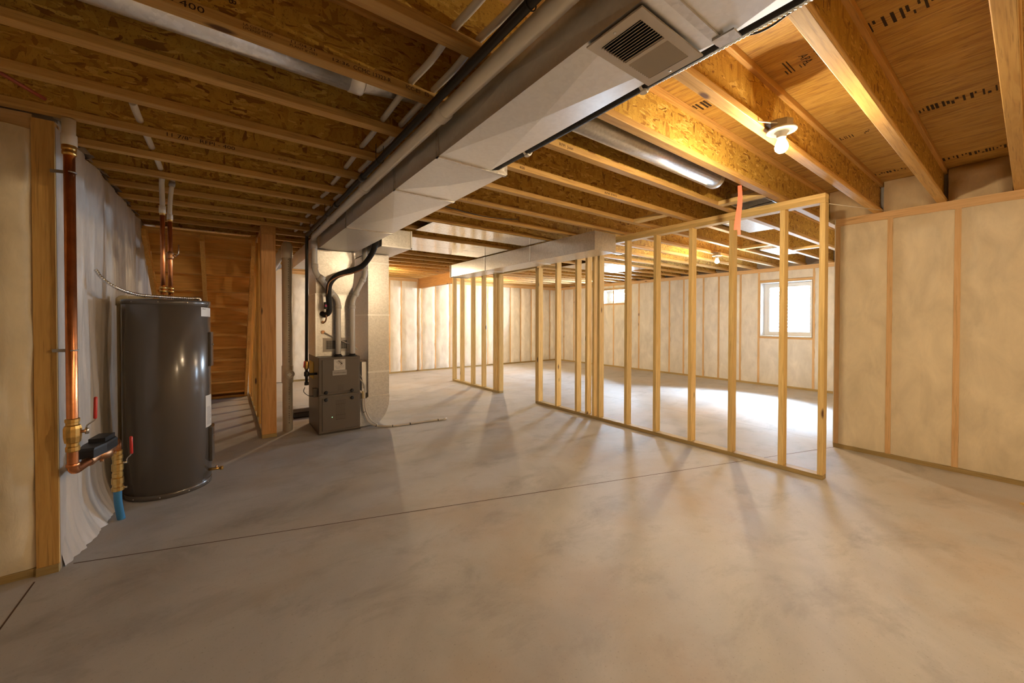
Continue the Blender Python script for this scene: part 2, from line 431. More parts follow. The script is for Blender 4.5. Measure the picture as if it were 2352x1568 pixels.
# ------------------------------------------------------------------ room shell
fl = MB().box(-3.4, 9.2, -3.4, 9.6, -0.12, 0.0).build('floor', 'concrete')
struct(fl, 'bare concrete slab floor with grey and brown stains', 'floor')
def strip(p, q, wd=0.006, z=0.0006):
    p, q = Vector((*p, z)), Vector((*q, z)); d = (q - p).normalized(); n = Vector((-d.y, d.x, 0)) * wd / 2
    mb = MB(); k = 24
    pts = [p.lerp(q, i / k) for i in range(k + 1)]
    vs = []
    for a in pts: vs += [a + n * (1 + .35 * noise.noise(a * 9)), a - n * (1 + .35 * noise.noise(a * 9 + Vector((5, 5, 5))))]
    return mb.add(vs, [(2 * i, 2 * i + 1, 2 * i + 3, 2 * i + 2) for i in range(k)])
for nm, a, b2 in (('control_joint', (-0.66, 3.03), (5.02, 1.19)), ('control_joint', (-0.768, 2.93), (-0.776, -1.0)),
                  ('control_joint', (5.2, 1.23), (5.2, 9.1))):
    strip(a, b2, 0.007 if a[0] < 0 else 0.004).build(nm, 'joint', fl, fix=False)
ce = MB().box(-3.4, 9.2, -3.4, 9.6, ZD, ZD + 0.03).build('ceiling', 'deck')
struct(ce, 'strand board subfloor seen from below between the joists', 'ceiling')
for q in ((1.62, 2.62), (4.06, 4.06)):
    pass
# stamped bars and letters printed on the deck, in rows that run across the joist bays
def deck_row(x, y_a, y_b, dens=0.018, wid=0.09):
    mb = MB(); y = y_a; rnd = random.Random(int(x * 100 + y_a * 10))
    while y > y_b:
        hgt = wid * rnd.choice((0.35, 0.6, 1.0, 1.0)); t = dens * rnd.uniform(0.35, 0.75); off = (wid - hgt) * rnd.choice((0, .5, 1))
        mb.add([(x + off, y, ZD - .0008), (x + off + hgt, y, ZD - .0008), (x + off + hgt, y - t, ZD - .0008), (x + off, y - t, ZD - .0008)], [(0, 1, 2, 3)])
        y -= dens * rnd.choice((1, 1, 1.6))
    return mb.build('printed_stamp', 'ink', ce, fix=False)
deck_row(2.315, 0.455, 0.20); deck_row(3.50, 0.44, 0.10); deck_row(4.73, 0.45, 0.09); deck_row(4.74, 0.87, 0.62, wid=0.06)
deck_row(2.33, 1.27, 1.19, wid=0.10); deck_row(3.60, 0.85, 0.78, 0.010, 0.06); deck_row(3.60, 0.72, 0.68, 0.010, 0.06)
deck_row(2.32, 0.80, 0.755, 0.016, 0.13); deck_row(2.34, 0.735, 0.715, 0.010, 0.10)
text('APA', (2.325, 0.715, ZD - .001), (1, 0, 0), (0, -1, 0), 0.055, ce)
text('24oc', (2.335, 0.655, ZD - .001), (1, 0, 0), (0, -1, 0), 0.035, ce)
text('NF', (2.30, 0.90, ZD - .001), (1, 0, 0), (0, -1, 0), 0.035, ce)

def wavy(u, v, s, k=0): return noise.noise(Vector((u * s + k * 7.3, v * s, k * 3.1)))
def insul_wall(root, P, axis, u0, u1, studs, H=ZJ, mat='batt', bul=0.035, plates=True, skip=(), film_stud=True, tear=0.012):
    """film-covered stud wall: P(u, d, z) gives the point at distance d in front of the stud faces"""
    ax = 'xyz'[axis]
    def bx(a, b, d0, d1, z0, z1):
        p, q = P(a, d0, z0), P(b, d1, z1); return MB().box(p[0], q[0], p[1], q[1], p[2], q[2])
    if plates:
        bx(u0, u1, -0.09, 0.006, 0.0, 0.04).build('bottom_plate', 'treated_' + ax, root)
        bx(u0, u1, -0.09, 0.0, H - 0.075, H).build('top_plate', 'covered_' + ax, root)
    sw = 0.038
    for s in studs:
        bx(s - sw / 2, s + sw / 2, -0.09, 0.0, 0.04, H - 0.075).build('stud', 'covered_z', root)
    ed = sorted([u0] + [e for s in studs for e in (s - sw / 2, s + sw / 2)] + [u1])
    bays = [(ed[i], ed[i + 1]) for i in range(0, len(ed) - 1, 2)]
    for bi, (a, b) in enumerate(bays):
        if b - a < 0.05: continue
        spans = [(0.042, H - 0.077)]
        for (sa, sb, za, zb) in skip:
            if a < sb - .02 and b > sa + .02:
                spans = [(0.042, za - 0.04), (zb + 0.05, H - 0.077)]
        for z0, z1 in spans:
            nu, nv = max(6, int((b - a) / 0.035)), max(4, int((z1 - z0) / 0.045))
            k = bi + a * 3
            def fn(i, j):
                z = z0 + (z1 - z0) * j
                ea = tear * (0.4 + 1.3 * wavy(z, a, 5.5, 1) + .5 * wavy(z, a, 19, 2)); eb = tear * (0.4 + 1.3 * wavy(z, b, 5.5, 3) + .5 * wavy(z, b, 19, 4))
                u = (a - ea) + ((b + eb) - (a - ea)) * i
                e = (min(i, 1 - i) * 2); q = min(1, e * 2.2); q = q * q * (3 - 2 * q)
                ez = min(1, min(z - z0, z1 - z) / 0.10); ez = max(0, ez)
                d = 0.0035 + bul * q * (0.35 + 0.65 * ez) * (0.75 + 0.5 * wavy(u, z, 1.7, 5)) + (0.010 + bul * .12) * q * wavy(u, z, 7, 6)
                if e < 0.001: d = -0.004
                return P(u, d, z)
            mb = MB().grid(nu, nv, fn)
            mb.build('insulation_batt', mat, root, fix=False)

# right wall, beside the partition end
wr = MB().box(XR + 0.12, XR + 0.30, -3.4, 1.21, 0, ZD).build('wall_right', 'concrete')
struct(wr, 'tan insulated stud wall under clear film right of the partition', 'wall')
insul_wall(wr, lambda u, d, z: Vector((XR - d, u, z)), 1, -3.4, 1.205, [-3.3, -2.9, -2.49, -2.08, -1.67, -1.26, -.85, -.44, -.03, .38, .798, 1.184], mat='batt', bul=0.02, tear=0.004)
MB().box(XR - 0.001, XR + 0.13, 1.203, 1.209, 0.02, ZJ).build('film_edge', 'white', wr)
# window wall
ww = MB()
W1 = (2.40, 3.26, 0.98, 2.05); W2 = (6.36, 7.28, 1.76, 2.14)
def wall_with_holes(x0, x1, ya, yb, za, zb, holes):
    mb = MB(); ys = sorted({ya, yb, *[h[0] for h in holes], *[h[1] for h in holes]}); 
    for i in range(len(ys) - 1):
        a, b = ys[i], ys[i + 1]; hs = [h for h in holes if h[0] <= a and h[1] >= b]
        if not hs: mb.box(x0, x1, a, b, za, zb)
        for h in hs: mb.box(x0, x1, a, b, za, h[2]); mb.box(x0, x1, a, b, h[3], zb)
    return mb
ww = wall_with_holes(XW + 0.10, XW + 0.28, 1.0, 9.6, 0, ZD, [W1, W2]).build('wall_window', 'concrete')
struct(ww, 'pale insulated stud wall with two windows beyond the partition', 'wall')
wst = [8.88, 8.44, 7.95, 7.53, 7.30, 6.917, 6.34, 6.10, 5.66, 5.24, 4.875, 4.41, 4.075, 3.63, 3.285, 2.375, 2.25, 1.82, 1.40]
insul_wall(ww, lambda u, d, z: Vector((XW - d, u, z)), 1, 1.21, YF, sorted(wst), mat='batt_white', bul=0.018,
           skip=[W1, (W2[0], W2[1], W2[2], W2[3])], tear=0.010)
for (a, b, za, zb) in (W1, W2):
    MB().box(XW - 0.002, XW + 0.10, a - .02, b + .02, zb + 0.004, zb + 0.045).build('header', 'covered_y', ww)
    MB().box(XW - 0.002, XW + 0.10, a - .02, b + .02, za - 0.04, za - 0.004).build('rough_sill', 'covered_y', ww)
# far wall
wf = MB().box(-1.0, 9.2, YF + 0.12, YF + 0.30, 0, ZD).build('wall_far', 'concrete')
struct(wf, 'white film covered stud wall at the far end with orange studs', 'wall')
insul_wall(wf, lambda u, d, z: Vector((u, YF - d, z)), 0, 1.04, XW, [1.55, 1.97, 2.38, 2.79, 3.16, 3.45, 3.88, 3.98, 4.36, 4.77, 5.18, 5.55, 5.97, 6.37, 6.77, 7.16, 7.57, 7.97, 8.34], mat='batt_white', bul=0.045, tear=0.012)
MB().box(-1.0, 1.03, YF - 0.015, YF + 0.1, 0.012, ZJ).build('white_panel', 'drywall', wf)
# short return wall behind the right wall, facing the window room
wt = MB().box(XR + 0.13, XW + 0.3, 1.0, 1.17, 0, ZD).build('wall_return', 'concrete')
struct(wt, 'insulated return wall of the window room hidden behind the right wall', 'wall')
insul_wall(wt, lambda u, d, z: Vector((u, 1.20 + d, z)), 0, XR + 0.14, XW, [5.5, 6.0, 6.5, 7.0, 7.5, 8.0], mat='batt_white', bul=0.02)
# left wall with loose white film
wl = MB().box(XL - 0.35, XL - 0.10, 3.15, 9.4, 0, ZD).build('wall_left', 'concrete')
struct(wl, 'left wall hung with loose wrinkled white plastic film behind the water heater', 'wall')
def film(i, j):
    y = 3.012 + 2.75 * i; z = 0.002 + (ZJ - 0.012) * j
    fold = 0.5 * noise.noise(Vector((y * 3.1 + .25 * z, z * 0.35, 1))) + 0.42 * noise.noise(Vector((y * 9 + 0.9 * math.sin(z * 1.3), z * 0.6, 4))) + 0.30 * noise.noise(Vector((y * 24 + 1.5 * z, z * 1.1, 9)))
    stud = 0.016 * max(0, math.cos((y - 3.2) / 0.41 * 6.28318))
    x = XL + 0.004 + 0.062 * fold * min(1, (ZJ - z) * 6 + .25) - stud * .5
    x += 0.085 * max(0, (0.30 - z) / 0.30) ** 2 * (0.55 + 0.45 * math.sin(y * 4)) 
    if i < 0.02: x = min(x, XL + 0.05 * max(0, (0.25 - z) / 0.25))
    return Vector((min(x, -0.632 if z > .3 else -0.60), y, z))
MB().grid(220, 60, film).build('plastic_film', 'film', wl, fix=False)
for y in (3.4, 3.81, 4.22, 4.63, 5.04, 5.45):
    MB().box(XL - 0.09, XL - 0.04, y, y + .038, 0.0, ZJ).build('stud', 'pine_z', wl)
for k in range(6, 12):
    y = Y0 + PITCH * k + 0.02
    def tuft(i, j, y=y, k=k):
        a = Vector((XL - 0.08 + 0.13 * i * (0.6 + 0.7 * noise.noise(Vector((k, j * 3, 2)))), y + 0.05 + 0.29 * j, ZJ + 0.015 + 0.10 * (1 - i) + 0.03 * noise.noise(Vector((i * 4, j * 5, k)))))
        return a
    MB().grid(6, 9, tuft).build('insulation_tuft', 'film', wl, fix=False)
# wall that faces the camera at the far left
wn = MB().box(-3.4, XL - 0.01, 3.09, 3.15, 0, ZD).build('wall_near_left', 'concrete')
struct(wn, 'short tan insulated wall at the left edge beside the copper riser', 'wall')
insul_wall(wn, lambda u, d, z: Vector((u, 3.0 - d, z)), 0, -3.4, -0.776, [-3.2, -2.8, -2.4, -1.97, -1.56, -1.15], mat='batt', bul=0.075, tear=0.012)
MB().box(-0.776, XL + 0.001, 2.975, 3.09, 0.0, 0.04).build('corner_plate', 'treated_x', wn)
MB().box(-0.776, XL + 0.001, 2.985, 3.09, 0.04, ZJ - 0.02).build('corner_stud', 'flange_z', wn)
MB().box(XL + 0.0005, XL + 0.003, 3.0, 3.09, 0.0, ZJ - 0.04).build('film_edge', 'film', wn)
# walls behind the camera
wb = MB().box(-3.4, XR + 0.3, -3.5, -3.4, 0, ZD).build('wall_back', 'batt'); struct(wb, 'insulated wall behind the viewpoint', 'wall')
ws = MB().box(-3.5, -3.4, -3.5, 3.1, 0, ZD).build('wall_side', 'batt'); struct(ws, 'insulated side wall left of the viewpoint', 'wall')

# rim insulation between the joist ends over the right wall
for k in range(-1, 3):
    ya = Y0 + PITCH * (k - 1) + 0.006; yb = Y0 + PITCH * k - FLW - 0.006
    def rimf(i, j, ya=ya, yb=yb, k=k):
        e = min(1, 5 * min(i, 1 - i, j + .15, 1 - j + .02))
        return Vector((XR + 0.06 - 0.05 * e - 0.03 * noise.noise(Vector((i * 3 + k * 5, j * 3, k))), ya + (yb - ya) * i, ZJ + 0.002 + (ZD - ZJ - .004) * j))
    MB().grid(10, 8, rimf).build('rim_insulation', 'rim', wr, fix=False)

# ------------------------------------------------------------------ windows
def window(nm, a, b, za, zb, label, vert=False):
    t = thing(nm, label, 'window', (XW + 0.1, (a + b) / 2, za), kind='structure')
    xo = XW + 0.285
    mb = MB()
    frame_yz(mb, XW - .004, xo, a, b, za, zb, .012)
    mb.build('jamb_liner', 'white', t)
    f = MB(); fx0, fx1 = XW + 0.20, XW + 0.27; q = 0.05
    frame_yz(f, fx0, fx1, a + .0125, b - .0125, za + .0125, zb - .0125, q)
    fr = f.build('window_frame', 'white', t)
    s = MB(); c = q + .012; q2 = 0.032; sx0, sx1 = XW + 0.215, XW + 0.255
    frame_yz(s, sx0, sx1, a + c + .001, b - c - .001, za + c + .001, zb - c - .001, q2)
    sa = s.build('sash', 'white', t)
    MB().box(XW + .232, XW + .236, a + c + q2 - .005, b - c - q2 + .005, za + c + q2 - .005, zb - c - q2 + .005).build('pane', 'glass', sa)
    return t
window('window_1', *W1, 'white framed basement window looking onto a corrugated window well')
window('window_2', *W2, 'small high white framed window near the stacked partition studs')
# corrugated well outside each window
for (a, b, za, zb, dp) in ((2.15, 3.51, 0.80, 2.45, 0.95), (6.1, 7.5, 1.5, 2.45, 0.95)):
    cyc = (a + b) / 2; rr = (b - a) / 2
    def wf_(i, j):
        z = za + (zb - za) * j; th = math.pi * (i - .5); wv = 0.014 * math.sin(z * 2 * math.pi / 0.075)
        return Vector((XW + 0.30 + (dp + wv) * max(0.0, math.cos(th)) ** 0.6, cyc + (rr + wv) * math.sin(th), z))
    o = MB().grid(40, 120, wf_).build('window_well', 'well', None, fix=False)
    tag(o, 'ribbed steel window well outside the ' + ('larger window' if za < 1 else 'small high window'), 'window well')
    MB().box(XW + 0.28, XW + 1.4, a, b, za - .05, za).build('gravel_bed', 'ground', o)

# ------------------------------------------------------------------ floor joists
def ordinal(n): return {1: 'first', 2: 'second', 3: 'third', 4: 'fourth', 5: 'fifth', 6: 'sixth', 7: 'seventh', 8: 'eighth', 9: 'ninth', 10: 'tenth', 11: 'eleventh', 12: 'twelfth', 13: 'thirteenth', 14: 'fourteenth', 15: 'fifteenth', 16: 'sixteenth', 17: 'seventeenth', 18: 'eighteenth', 19: 'nineteenth', 20: 'twentieth'}[n]
proto = {}
def joist(k):
    yb = Y0 + PITCH * k; ya = yb - FLW; ym = (ya + yb) / 2
    x0 = -3.4 if k < 6 else (XL - 0.08 if k <= 12 else 0.31)
    if k == 6: x0 = -3.4
    x1 = XR + 0.11 if k <= 1 else XW + 0.09
    if k == -1: l = 'wooden I-joist running out of the top right corner of the photo'
    elif k == 0: l = 'thick bright I-joist on the side of the lit bulb toward the right edge'
    elif k == 1: l = 'wooden I-joist that carries the lit bare bulb'
    else: l = 'wooden I-joist, %s one past the near bulb joist toward the far wall' % ordinal(k - 1)
    t = thing('floor_joist', l, 'joist', (x0, ym, ZJ), 'floor joists overhead')
    key = (round(x0, 2), round(x1, 2))
    if key in proto:
        for ch in proto[key]:
            c = ch.copy(); C.objects.link(c); c.parent = t
    else:
        fb = MB().cbox(x0, x1, ya, yb, ZJ, ZJ + FLH, .003).build('bottom_flange', 'flange_x', t)
        wb_ = MB().box(x0, x1, ym - .005, ym + .005, ZJ + FLH - .004, ZD - FLH + .004).build('web', 'osb', t)
        ft = MB().cbox(x0, x1, ya, yb, ZD - FLH, ZD - .001, .003).build('top_flange', 'flange_x', t)
        proto[key] = [fb, wb_, ft]
    return t
J = {k: joist(k) for k in range(-1, 22)}
def jstamp(k, body, x, z, size, stretch=1.0):
    ya = Y0 + PITCH * k - FLW
    fl_ = [c for c in J[k].children if c.name.startswith('bottom_flange')][0]
    text(body, (x, ya - .0008, z), (1, 0, 0), (0, 0, 1), size, fl_, stretch=stretch)
jstamp(3, 'RFPI - 400', -0.24, ZJ + .008, 0.030, 1.5)
jstamp(3, 'LA CITY 25430', 0.055, ZJ + .021, 0.012, 1.2); jstamp(3, 'LICENSE 1617', 0.055, ZJ + .008, 0.012, 1.2)
jstamp(3, '11-04-21', 0.20, ZJ + .022, 0.014, 1.8); jstamp(3, 'PLANT # 1053', 0.20, ZJ + .008, 0.012, 1.3)
jstamp(3, '12:36', 0.345, ZJ + .012, 0.018, 1.8)
jstamp(3, 'CCMC 13323-R', 0.43, ZJ + .010, 0.024); jstamp(3, 'ICC-ES   ES', 0.655, ZJ + .010, 0.024)
jstamp(6, '11 7/8"   RFPI - 400', -0.27, ZJ + .008, 0.030, 1.35)
jstamp(6, '01-07    12:30', 0.28, ZJ + .010, 0.014, 1.6)
jstamp(3, 'RFPI  Joist', 1.60, ZJ + .010, 0.026, 1.1)
jstamp(4, '400', 1.62, ZJ + .008, 0.026, 1.2); jstamp(4, 'APA EWS', 2.50, ZJ + .008, 0.026, 1.5)
jstamp(6, 'RFPI  Joist', 1.62, ZJ + .010, 0.026, 1.1)
ya0 = Y0 + PITCH * 0 - FLW
text('APA EWS', (1.62, Y0 + PITCH * 1 - FLW - .001, ZD - .030), (1, 0, 0), (0, 0, 1), 0.026, [c for c in J[1].children if c.name.startswith('top_flange')][0], stretch=1.4)
# web stamp above the 400
wb3 = [c for c in J[3].children if c.name.startswith('web')][0]
text('WEB', (0.015, Y0 + PITCH * 3 - FLW / 2 - .006, ZJ + .16), (0, 0, -1), (1, 0, 0), 0.032, wb3)
# flat blocks nailed between joists
def block(k, x, label, grp='flat blocks between joists', dz=0.0):
    a = Y0 + PITCH * k + .001; b = Y0 + PITCH * (k + 1) - FLW - .001
    o = MB().cbox(x - .045, x + .045, a, b, ZJ + .002 + dz, ZJ + .038 + dz, .002).build('blocking', 'pine_y', None, base=(x, a, ZJ))
    return tag(o, label, 'block', grp)
block(2, 3.60, 'flat wood block between joists above the red ribbon')
block(4, 3.50, 'flat wood block between joists nearest above the partition duct end')
block(3, 4.20, 'flat wood block above the partition between its last two studs')
block(4, 6.05, 'small flat block between joists in front of the larger window')
block(3, 6.75, 'flat block between joists close to the window wall')
o = MB().cbox(XL - .05, 0.30, 5.70, 5.735, ZJ, ZD - .002, .002).build('stair_header', 'osb', None, base=(0, 5.7, ZJ))
tag(o, 'strand board header over the top of the stairs', 'header')

# ------------------------------------------------------------------ stud partition
X0, X1 = 3.88, 3.969
pt = thing('partition_frame', 'open pine stud partition across the middle of the basement', 'wall frame', (X0, 4.2, 0), kind='thing')
MB().cbox(X0, X1, 0.997, 4.612, 0, .038, .003).build('bottom_plate', 'treated_y', pt)
MB().cbox(X0, X1, 5.600, 7.362, 0, .038, .003).build('bottom_plate', 'treated_y', pt)
MB().cbox(X0, X1, 0.997, 7.362, ZJ - .076, ZJ - .038, .003).build('top_plate', 'pine_y', pt)
MB().cbox(X0, X1, 0.997, 4.0, ZJ - .038, ZJ - .001, .003).build('top_plate', 'pine_y', pt)
MB().cbox(X0, X1, 4.0, 7.362, ZJ - .038, ZJ - .001, .003).build('top_plate', 'pine_y', pt)
MB().cbox(X0, X1, 4.574, 5.638, 2.105, 2.143, .003).build('door_header', 'pine_y', pt)
for yh in (7.36, 7.02, 6.59, 6.19, 5.80, 5.70, 4.61, 4.165, 3.76, 3.575, 3.45, 3.363, 2.94, 2.55, 2.135, 1.735, 1.315, 1.035):
    dx = random.uniform(-.004, .004)
    MB().cbox(X0 + dx, X1 + dx, yh - .038, yh, .038, ZJ - .076, .0025).build('stud', 'pine_z', pt)
for yh in (5.638, 4.572):
    MB().cbox(X0, X1, yh - .038, yh, .038, 2.105, .0025).build('trimmer_stud', 'pine_z', pt)
for y in (4.9, 5.3):
    MB().cbox(X0, X1, y - .038, y, 2.143, ZJ - .076, .0025).build('cripple_stud', 'pine_z', pt)
bm_ = MB().cbox(3.885, 3.972, 7.37, YF - .02, 2.09, ZJ - .001, .003).build('support_beam', 'lvl', None, base=(3.93, 7.4, 2.09))
tag(bm_, 'orange brown wooden beam from the partition to the far wall', 'beam', kind='thing')

# ------------------------------------------------------------------ stairs, stair wall, post
st = thing('staircase', 'open-backed wooden staircase seen from underneath behind the water heater', 'stairs', (-0.2, 7.0, 0))
RISE, RUN, YT, ZT = 0.195, 0.215, 5.74, 2.27
xs0, xs1 = -0.69, 0.285
for k in range(12):
    y, z = YT + RUN * k, ZT - RISE * k
    MB().box(xs0, xs1, y - RUN - .036, y + .025, z - .032, z).build('tread', 'stair_x', st)
    zb = max(0.0, z - RISE)
    MB().box(xs0, xs1, y - .018, y, zb, z - .032).build('riser', 'stair_x', st)
def stringer(x):
    lo = []
    nx, nz = RISE / math.hypot(RISE, RUN), RUN / math.hypot(RISE, RUN); d = 0.10
    y0, z0 = YT - RUN, ZT - RISE; y1 = YT + RUN * 11; z1 = ZT - RISE * 12
    a = (y0 - nx * d * 0, ZT - .034); 
    poly = [(YT - RUN + .0, ZT - .034), (YT - RUN - .10, ZT - .034), (YT - RUN - .10, ZT - .15)]
    # lower edge runs parallel to the flight
    poly += [(y1 - .05, max(0.0, z1 + .001)), (y1 + .02, 0.0), (y1 + .02, .02)]
    poly = [(YT - RUN, ZT - .036), (YT - RUN - .085, ZT - .036), (YT - RUN - .085, ZT - .11), (y1 - .16, 0.0), (y1 - .02, 0.0), (y1 - .02, z1 + .19)]
    return MB().prism(poly, 0, x, x + .038)
for x in (xs0, -0.225, xs1 - .038): stringer(x).build('stringer', 'stair_y', st)
MB().box(xs0, xs1, 7.96, 8.05, 0, .038).build('kicker_plate', 'stair_x', st)
sw_ = thing('stair_wall_frame', 'stud frame beside the stairs behind the thick post', 'wall frame', (0.34, 6.6, 0), kind='thing')
MB().box(0.318, 0.407, 5.15, 8.25, 0, .038).build('bottom_plate', 'treated_y', sw_)
MB().box(0.318, 0.407, 5.15, 8.25, ZJ - .04, ZJ - .001).build('top_plate', 'stair_y', sw_)
for y in (5.19, 5.60, 6.01, 6.42, 6.83, 7.24, 7.65, 8.06, 8.25):
    MB().box(0.318, 0.407, y - .038, y, .038, ZJ - .04).build('stud', 'stair_z', sw_)
po = thing('support_post', 'thick orange brown wooden post between stairs and white drain stack', 'post', (0.38, 5.06, 0), kind='thing')
MB().cbox(0.312, 0.448, 4.995, 5.13, .038, 2.235, .004).build('shaft', 'post', po)
MB().cbox(0.310, 0.450, 4.993, 5.135, 2.235, ZJ - .001, .003).build('top_block', 'lvl', po)
MB().cbox(0.310, 0.450, 4.99, 5.135, 0, .038, .003).build('base_plate', 'treated_x', po)

# ------------------------------------------------------------------ main supply trunk
def duct_box(x0, x1, y0, y1, z0, z1, brk=0.006):
    """sheet duct section whose bottom and left panels are cross-broken"""
    mb = MB(); mb.box(x0, x1, y0, y1, z0, z1)
    mb.f = [f for i, f in enumerate(mb.f) if i not in (0, 5)]; mb.sm = mb.sm[:len(mb.f)]
    xc, yc, zc = (x0 + x1) / 2, (y0 + y1) / 2, (z0 + z1) / 2
    mb.add([(x0, y0, z0), (x1, y0, z0), (x1, y1, z0), (x0, y1, z0), (xc, yc, z0 - brk)], [(0, 1, 4), (1, 2, 4), (2, 3, 4), (3, 0, 4)])
    mb.add([(x0, y0, z0), (x0, y1, z0), (x0, y1, z1), (x0, y0, z1), (x0 - brk * .4, yc, zc)], [(0, 1, 4), (1, 2, 4), (2, 3, 4), (3, 0, 4)])
    return mb
tr = thing('supply_duct', 'long galvanized trunk duct running overhead from the furnace past the viewpoint', 'duct', (1.05, 2.0, 2.12))
TX0, TX1, TX2, TZ0, TZ1 = 0.862, 1.172, 1.277, 2.12, 2.318
secs = [(-2.6, -0.66, TX1), (-0.66, 0.553, TX1), (0.553, 1.788, TX1), (1.788, 2.405, TX2), (2.405, 3.635, TX2), (3.635, 5.30, TX2), (5.30, 7.03, TX2)]
for a, b, xr in secs:
    duct_box(TX0, xr, a + .001, b - .001, TZ0, TZ1, 0.016).build('duct_section', 'galv_dull', tr)
for y, xr in ((-0.66, TX1), (0.553, TX1), (1.788, TX2), (2.405, TX2), (3.635, TX2), (7.028, TX2)):
    mb = MB(); e = .007
    mb.box(TX0 - e, xr + e, y - .012, y + .012, TZ0 - e, TZ0 - .0005); mb.box(TX0 - e, TX0 - .0005, y - .012, y + .012, TZ0 - e, TZ1); mb.box(xr + .0005, xr + e, y - .012, y + .012, TZ0 - e, TZ1)
    mb.build('drive_cleat', 'galv', tr)
MB().box(TX1 - .035, TX1 + .012, 0.50, 0.56, TZ0 - .012, TZ0 - .007).build('cleat_tab', 'galv', tr)
for y in (1.25, 2.0, 2.62, 2.95, 3.4):
    MB().box(TX0 - .004, TX0 - .001, y - .008, y + .008, TZ0 + .05, ZJ).build('hanger_strap', 'galv_dull', tr)
MB().box(TX1 + .002, TX2, 1.776, 1.786, TZ0, TZ1).build('reducer_face', 'galv', tr)

rg = thing('air_register', 'cream louvred air register on the underside of the trunk duct', 'vent', (1.02, 0.70, 2.11))
gx0, gx1, gy0, gy1 = 0.866, 1.176, 0.606, 0.796
mb = MB(); zt, zb = TZ0 - .008, TZ0 - .013
mb.box(gx0, gx1, gy0, gy0 + .028, zb, zt); mb.box(gx0, gx1, gy1 - .028, gy1, zb, zt)
for xa, xb in ((gx0, gx0 + .034), (gx1 - .034, gx1), (1.014, 1.028)): mb.box(xa, xb, gy0 + .028, gy1 - .028, zb, zt)
mb.build('face_frame', 'register', rg)
MB().box(gx0 + .03, gx1 - .03, gy0 + .02, gy1 - .02, zt + .0005, zt + .001).build('throat', 'dark', rg)
for i in range(10):
    x = gx0 + .040 + i * .0112
    MB().obox((x, (gy0 + gy1) / 2, zb + .001), (.0042, 0, .0042), (0, .068, 0), (-.0006, 0, .0006)).build('louver', 'register', rg)
for i in range(10):
    x = 1.034 + i * .0110
    MB().obox((x, (gy0 + gy1) / 2, zb + .001), (.0038, 0, -.0026), (0, .068, 0), (.0004, 0, .0006)).build('louver', 'register', rg)
for x, y in ((gx0 + .017, gy1 - .09), (gx1 - .017, gy0 + .10)):
    MB().lathe((x, y, zb - .0025), [(.001, 0), (.004, .0008), (.005, .0025)], 10).build('screw', 'galv_dull', rg)

# pipes that run along the left flank of the trunk
gp = thing('gas_pipe', 'black iron gas pipe running along the duct and down beside the furnace', 'pipe', (0.735, 4.85, 0.5))
GX, GZ, GY = 0.735, 2.245, 4.85
MB().tube(elbow_path([(GX, -2.6, GZ), (GX, GY, GZ), (GX - .01, GY, 0.78)], .03), 0.0165, 12).build('pipe_run', 'iron', gp)
for y in (2.66, 3.42):
    MB().tube([(GX, y - .03, GZ), (GX, y - .025, GZ), (GX, y + .025, GZ), (GX, y + .03, GZ)], [.018, .023, .023, .018], 12).build('coupling', 'iron', gp)
gv = MB().tube([(GX - .01, GY, .84), (GX - .01, GY, .82), (GX - .01, GY, .76), (GX - .01, GY, .74)], [.018, .024, .024, .018], 10).build('gas_valve', 'brass', gp)
MB().obox((GX - .035, GY - .01, .80), (.005, 0, 0), (0, .008, 0), (.004, 0, .035)).build('red_lever', 'red', gv)
MB().tube([(GX - .01, GY, .75), (GX - .01, GY, .57)], .0155, 10).build('drip_leg', 'iron', gp)
MB().tube([(GX - .01, GY, .72), (GX - .01, GY, .71), (GX - .01, GY, .67), (GX - .01, GY, .66)], [.017, .026, .026, .017], 10).build('tee', 'iron', gp)
MB().tube([(GX - .01, GY, .685), (0.8305, GY, .685)], .014, 10).build('furnace_branch', 'iron', gp)
MB().tube([(GX - .01, GY, .60), (GX - .01, GY, .565)], .022, 10).build('end_cap', 'iron', gp)
for y in (0.9, 2.3, 3.75, 4.5):
    mb = MB().tube([(GX + .022 * math.cos(a), y, GZ + .022 * math.sin(a)) for a in [R(q) for q in range(180, 361, 20)]], .002, 6)
    mb.tube([(GX - .022, y, GZ), (GX - .022, y, ZJ)], .0018, 6); mb.tube([(GX + .022, y, GZ), (GX + .022, y, ZJ)], .0018, 6)
    mb.build('pipe_hook', 'iron', gp)
PX, PZ, PY = 0.803, 2.243, 4.83
vp = thing('vent_pipe', 'white plastic vent pipe running beside the duct and down into the furnace top', 'pipe', (1.054, PY, 0.88))
def coup(axis_pts, r): return MB().tube(axis_pts, r, 20)
MB().tube(elbow_path([(PX, -2.6, PZ), (PX, PY, PZ), (PX + .008, PY, 1.84), (1.054, PY, 1.53), (1.054, PY, .875)], .055, 6), 0.031, 20).build('pipe_run', 'pvc', vp)
for y in (1.62, 2.86, 3.95):
    MB().tube([(PX, y - .035, PZ), (PX, y - .034, PZ), (PX, y + .022, PZ), (PX, y + .03, PZ)], [.032, .038, .038, .032], 20).build('coupling', 'pvc', vp)
for (p, q) in (((PX, PY, 2.185), (PX, PY, 2.10)), ((PX + .008, PY, 1.93), (PX + .008, PY, 1.885)), ((PX + .05, PY, 1.79), (PX + .10, PY, 1.75)),
               ((1.00, PY, 1.585), (.965, PY, 1.615)), ((1.054, PY, 1.47), (1.054, PY, 1.43))):
    MB().tube([p, q], .0365, 20).build('fitting_hub', 'pvc', vp)
MB().lathe((1.054, PY, .872), [(.045, 0), (.045, .012), (.034, .014), (.034, .028)], 24).build('rubber_collar', 'black', vp)
ip = thing('intake_pipe', 'white plastic intake pipe with one jog right of the taller vent pipe', 'pipe', (1.217, PY - .03, .88))
IY = 4.80
